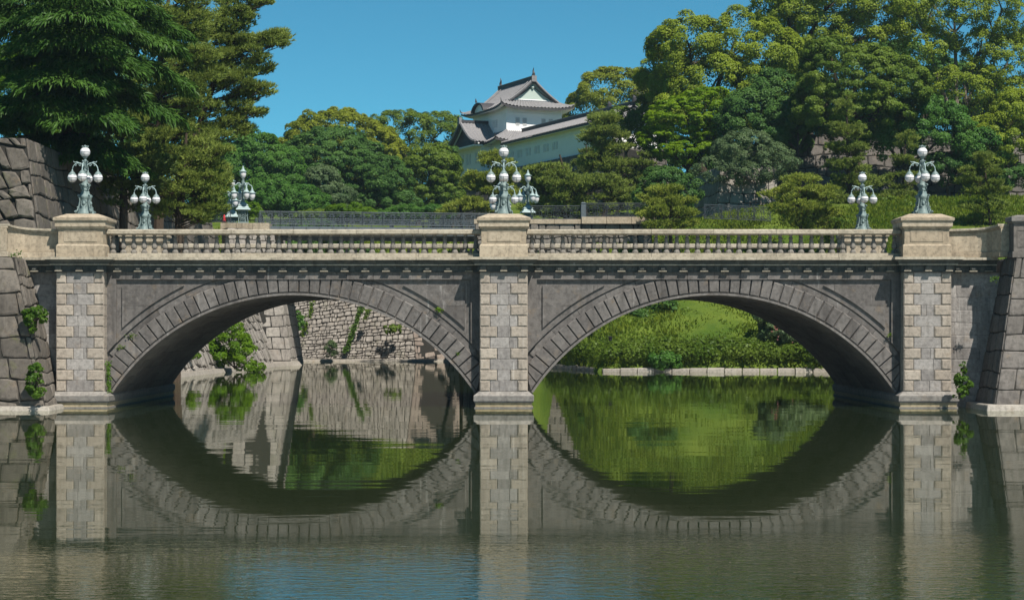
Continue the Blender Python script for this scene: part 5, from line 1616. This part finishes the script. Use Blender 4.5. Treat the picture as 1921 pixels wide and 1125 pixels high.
def tuft(label, px, py, d, r=.12, n=60, mat='ivy', seed=1):
    rng = np.random.default_rng(seed)
    p = rng.normal(size=(n, 3)) * np.array((r, r * .3, r * .6)); nn = unit(rng.normal(size=(n, 3)) + np.array([0, -.6, .6]))
    o = bpy.data.objects.new('weed_tuft', np_mesh('weed_tuft', leaf_quads(p, nn, .09, .045, rng), 4, rng.random(n), M[mat])); COL.objects.link(o)
    o.location = P(px, py, d); tag(o, label, 'weed')
tuft('tiny weed on the left spandrel panel edge near the middle pier', 822, 580, 70.5, .09, 50, 'bright', 1)
tuft('tiny weed on the lower right voussoirs of the left arch', 861, 664, 70.55, .06, 30, 'bright', 2)
tuft('tiny weeds on the left arch band near the left pier', 247, 630, 70.55, .10, 40, 'weed', 3)
tuft('tiny weed low on the left arch band', 225, 652, 70.55, .08, 30, 'weed', 4)
tuft('tiny weeds at the right end of the right spandrel', 1671, 628, 70.5, .08, 30, 'weed', 5)
tuft('tiny weed on the top ledge of the left embankment', 32, 477, 69, .12, 50, 'ivy', 6)
tuft('weeds hanging on the shaded corner of the right embankment', 1868, 522, 69.2, .10, 45, 'ivy', 7)

# ---- ground cover of the right bank and far bank
def blades(name, label, n, xr, yr, cond, L, W, mat, seed, kind='stuff'):
    rng = np.random.default_rng(seed)
    x = rng.uniform(*xr, n); y = rng.uniform(*yr, n)
    pts = [q for q in ((a, b, Hg(a, b)) for a, b in zip(x, y) if cond(a, b)) if q[2] > .15]
    p = np.array(pts); n = len(p)
    cl = np.sin(p[:, 0] * 1.3 + 2 * np.sin(p[:, 1] * .9)) * np.cos(p[:, 1] * 1.1 + np.sin(p[:, 0] * .7))
    dirs = unit(np.array([0, -.25, 1.0]) + rng.normal(size=(n, 3)) * .38)
    sv = unit(np.cross(dirs, rng.normal(size=(n, 3))))
    ll = L * rng.uniform(.5, 1.2, (n, 1)) * (1 + .5 * cl[:, None])
    p[:, 2] -= .05
    V = np.empty((n, 4, 3)); V[:, 0] = p - sv * W * .3; V[:, 1] = p + dirs * ll * .5 + sv * W / 2; V[:, 2] = p + dirs * ll; V[:, 3] = p + dirs * ll * .5 - sv * W / 2
    o = bpy.data.objects.new(name, np_mesh(name, V.reshape(-1, 3), 4, np.clip(.45 + .35 * cl + rng.normal(size=n) * .28, 0, 1), M[mat])); COL.objects.link(o)
    tag(o, label, 'grass', kind=kind)
blades('grass', 'long rough grass covering the bank behind the right arch', 155000, (-2, 62), (59.5, 96), lambda a, b: True, .36, .12, 'grassblade', 201)
blades('far_grass', 'bright grass slope above the far rough wall', 30000, (-60, -2.5), (109.6, 124), lambda a, b: True, .5, .16, 'grassblade', 202)
blades('road_bank_grass', 'grass rising behind the right end of the bridge', 14000, (20.5, 60), (17, 61), lambda a, b: True, .35, .12, 'grassblade', 203)
def weeds():
    rng = np.random.default_rng(204)
    Ps, Ns, Ts = [], [], []
    for i in range(520):
        x = rng.uniform(3.2, 27); y = bank_y(x) + rng.uniform(.25, 2.1)
        r = rng.uniform(.2, .6)
        m = int(90 * r * r / .3)
        q = unit(rng.normal(size=(m, 3)) + np.array([0, -.3, .5]))
        Ps.append(np.array([x, y, H(x, y) + r * .5]) + q * r * np.array([1, 1, 1.0])); Ns.append(unit(q + rng.normal(size=(m, 3)) * .5)); Ts.append(np.clip(rng.random() * .5 + rng.random(m) * .5, 0, 1))
    for i in range(420):
        x = rng.uniform(4, 34); y = rng.uniform(64, 84)
        if math.sin(x * .55 + 1) + math.cos(y * .6 + x * .2) < -.5: continue
        r = rng.uniform(.12, .42); m = int(70 * r * r / .3)
        q = unit(rng.normal(size=(m, 3)) + np.array([0, -.3, .5]))
        Ps.append(np.array([x, y, H(x, y) + r * .25]) + q * r * np.array([1.3, 1.3, .6])); Ns.append(unit(q + rng.normal(size=(m, 3)) * .5)); Ts.append(np.clip(rng.random() * .6 + rng.random(m) * .4, 0, 1))
    p, n, t = np.concatenate(Ps), np.concatenate(Ns), np.concatenate(Ts)
    o = bpy.data.objects.new('undergrowth', np_mesh('undergrowth', leaf_quads(p, n, .2, .14, rng), 4, t, M['weed'])); COL.objects.link(o)
    tag(o, 'leafy weeds and brambles along the water edge of the grassy bank', 'undergrowth', kind='stuff')
weeds()
for px, py, lab in ((1347, 654, 'short black post on the grass under the right arch'), (1145, 652, 'tiny black post left on the bank under the right arch')):
    q = P(px, py, 134); z = H(q.x, q.y)
    t = thing('marker_post', lab, 'post', (q.x, q.y, z))
    MB().lathe([(.14, -.1), (.14, .38), (.10, .42)], 10).build('post', M['black'], t); MB().lathe([(.17, .42), (.19, .46), (.1, .52)], 10).build('cap', M['black'], t)
# ------------------------------------------------------------------ thin summer haze
hm = bpy.data.materials.new('haze'); hm.use_nodes = True
ht = hm.node_tree; ht.nodes.clear()
ho = ht.nodes.new('ShaderNodeOutputMaterial'); hv = ht.nodes.new('ShaderNodeVolumePrincipled')
hv.inputs['Color'].default_value = (0.60, 0.78, 0.95, 1); hv.inputs['Density'].default_value = 0.00016; hv.inputs['Anisotropy'].default_value = 0.3
ht.links.new(hv.outputs[0], ho.inputs['Volume'])
me = bpy.data.meshes.new('haze')
bx = [(x, y, z) for z in (-3.2, 60) for (x, y) in ((-2600, -2600), (2600, -2600), (2600, 2600), (-2600, 2600))]
me.from_pydata(bx, [], [(3, 2, 1, 0), (4, 5, 6, 7), (0, 1, 5, 4), (1, 2, 6, 5), (2, 3, 7, 6), (3, 0, 4, 7)])
me.materials.append(hm)
o = bpy.data.objects.new('haze', me); COL.objects.link(o); tag(o, kind='stuff')
o['label'] = 'thin pale haze lying over the whole moat and woods'; o['category'] = 'haze'
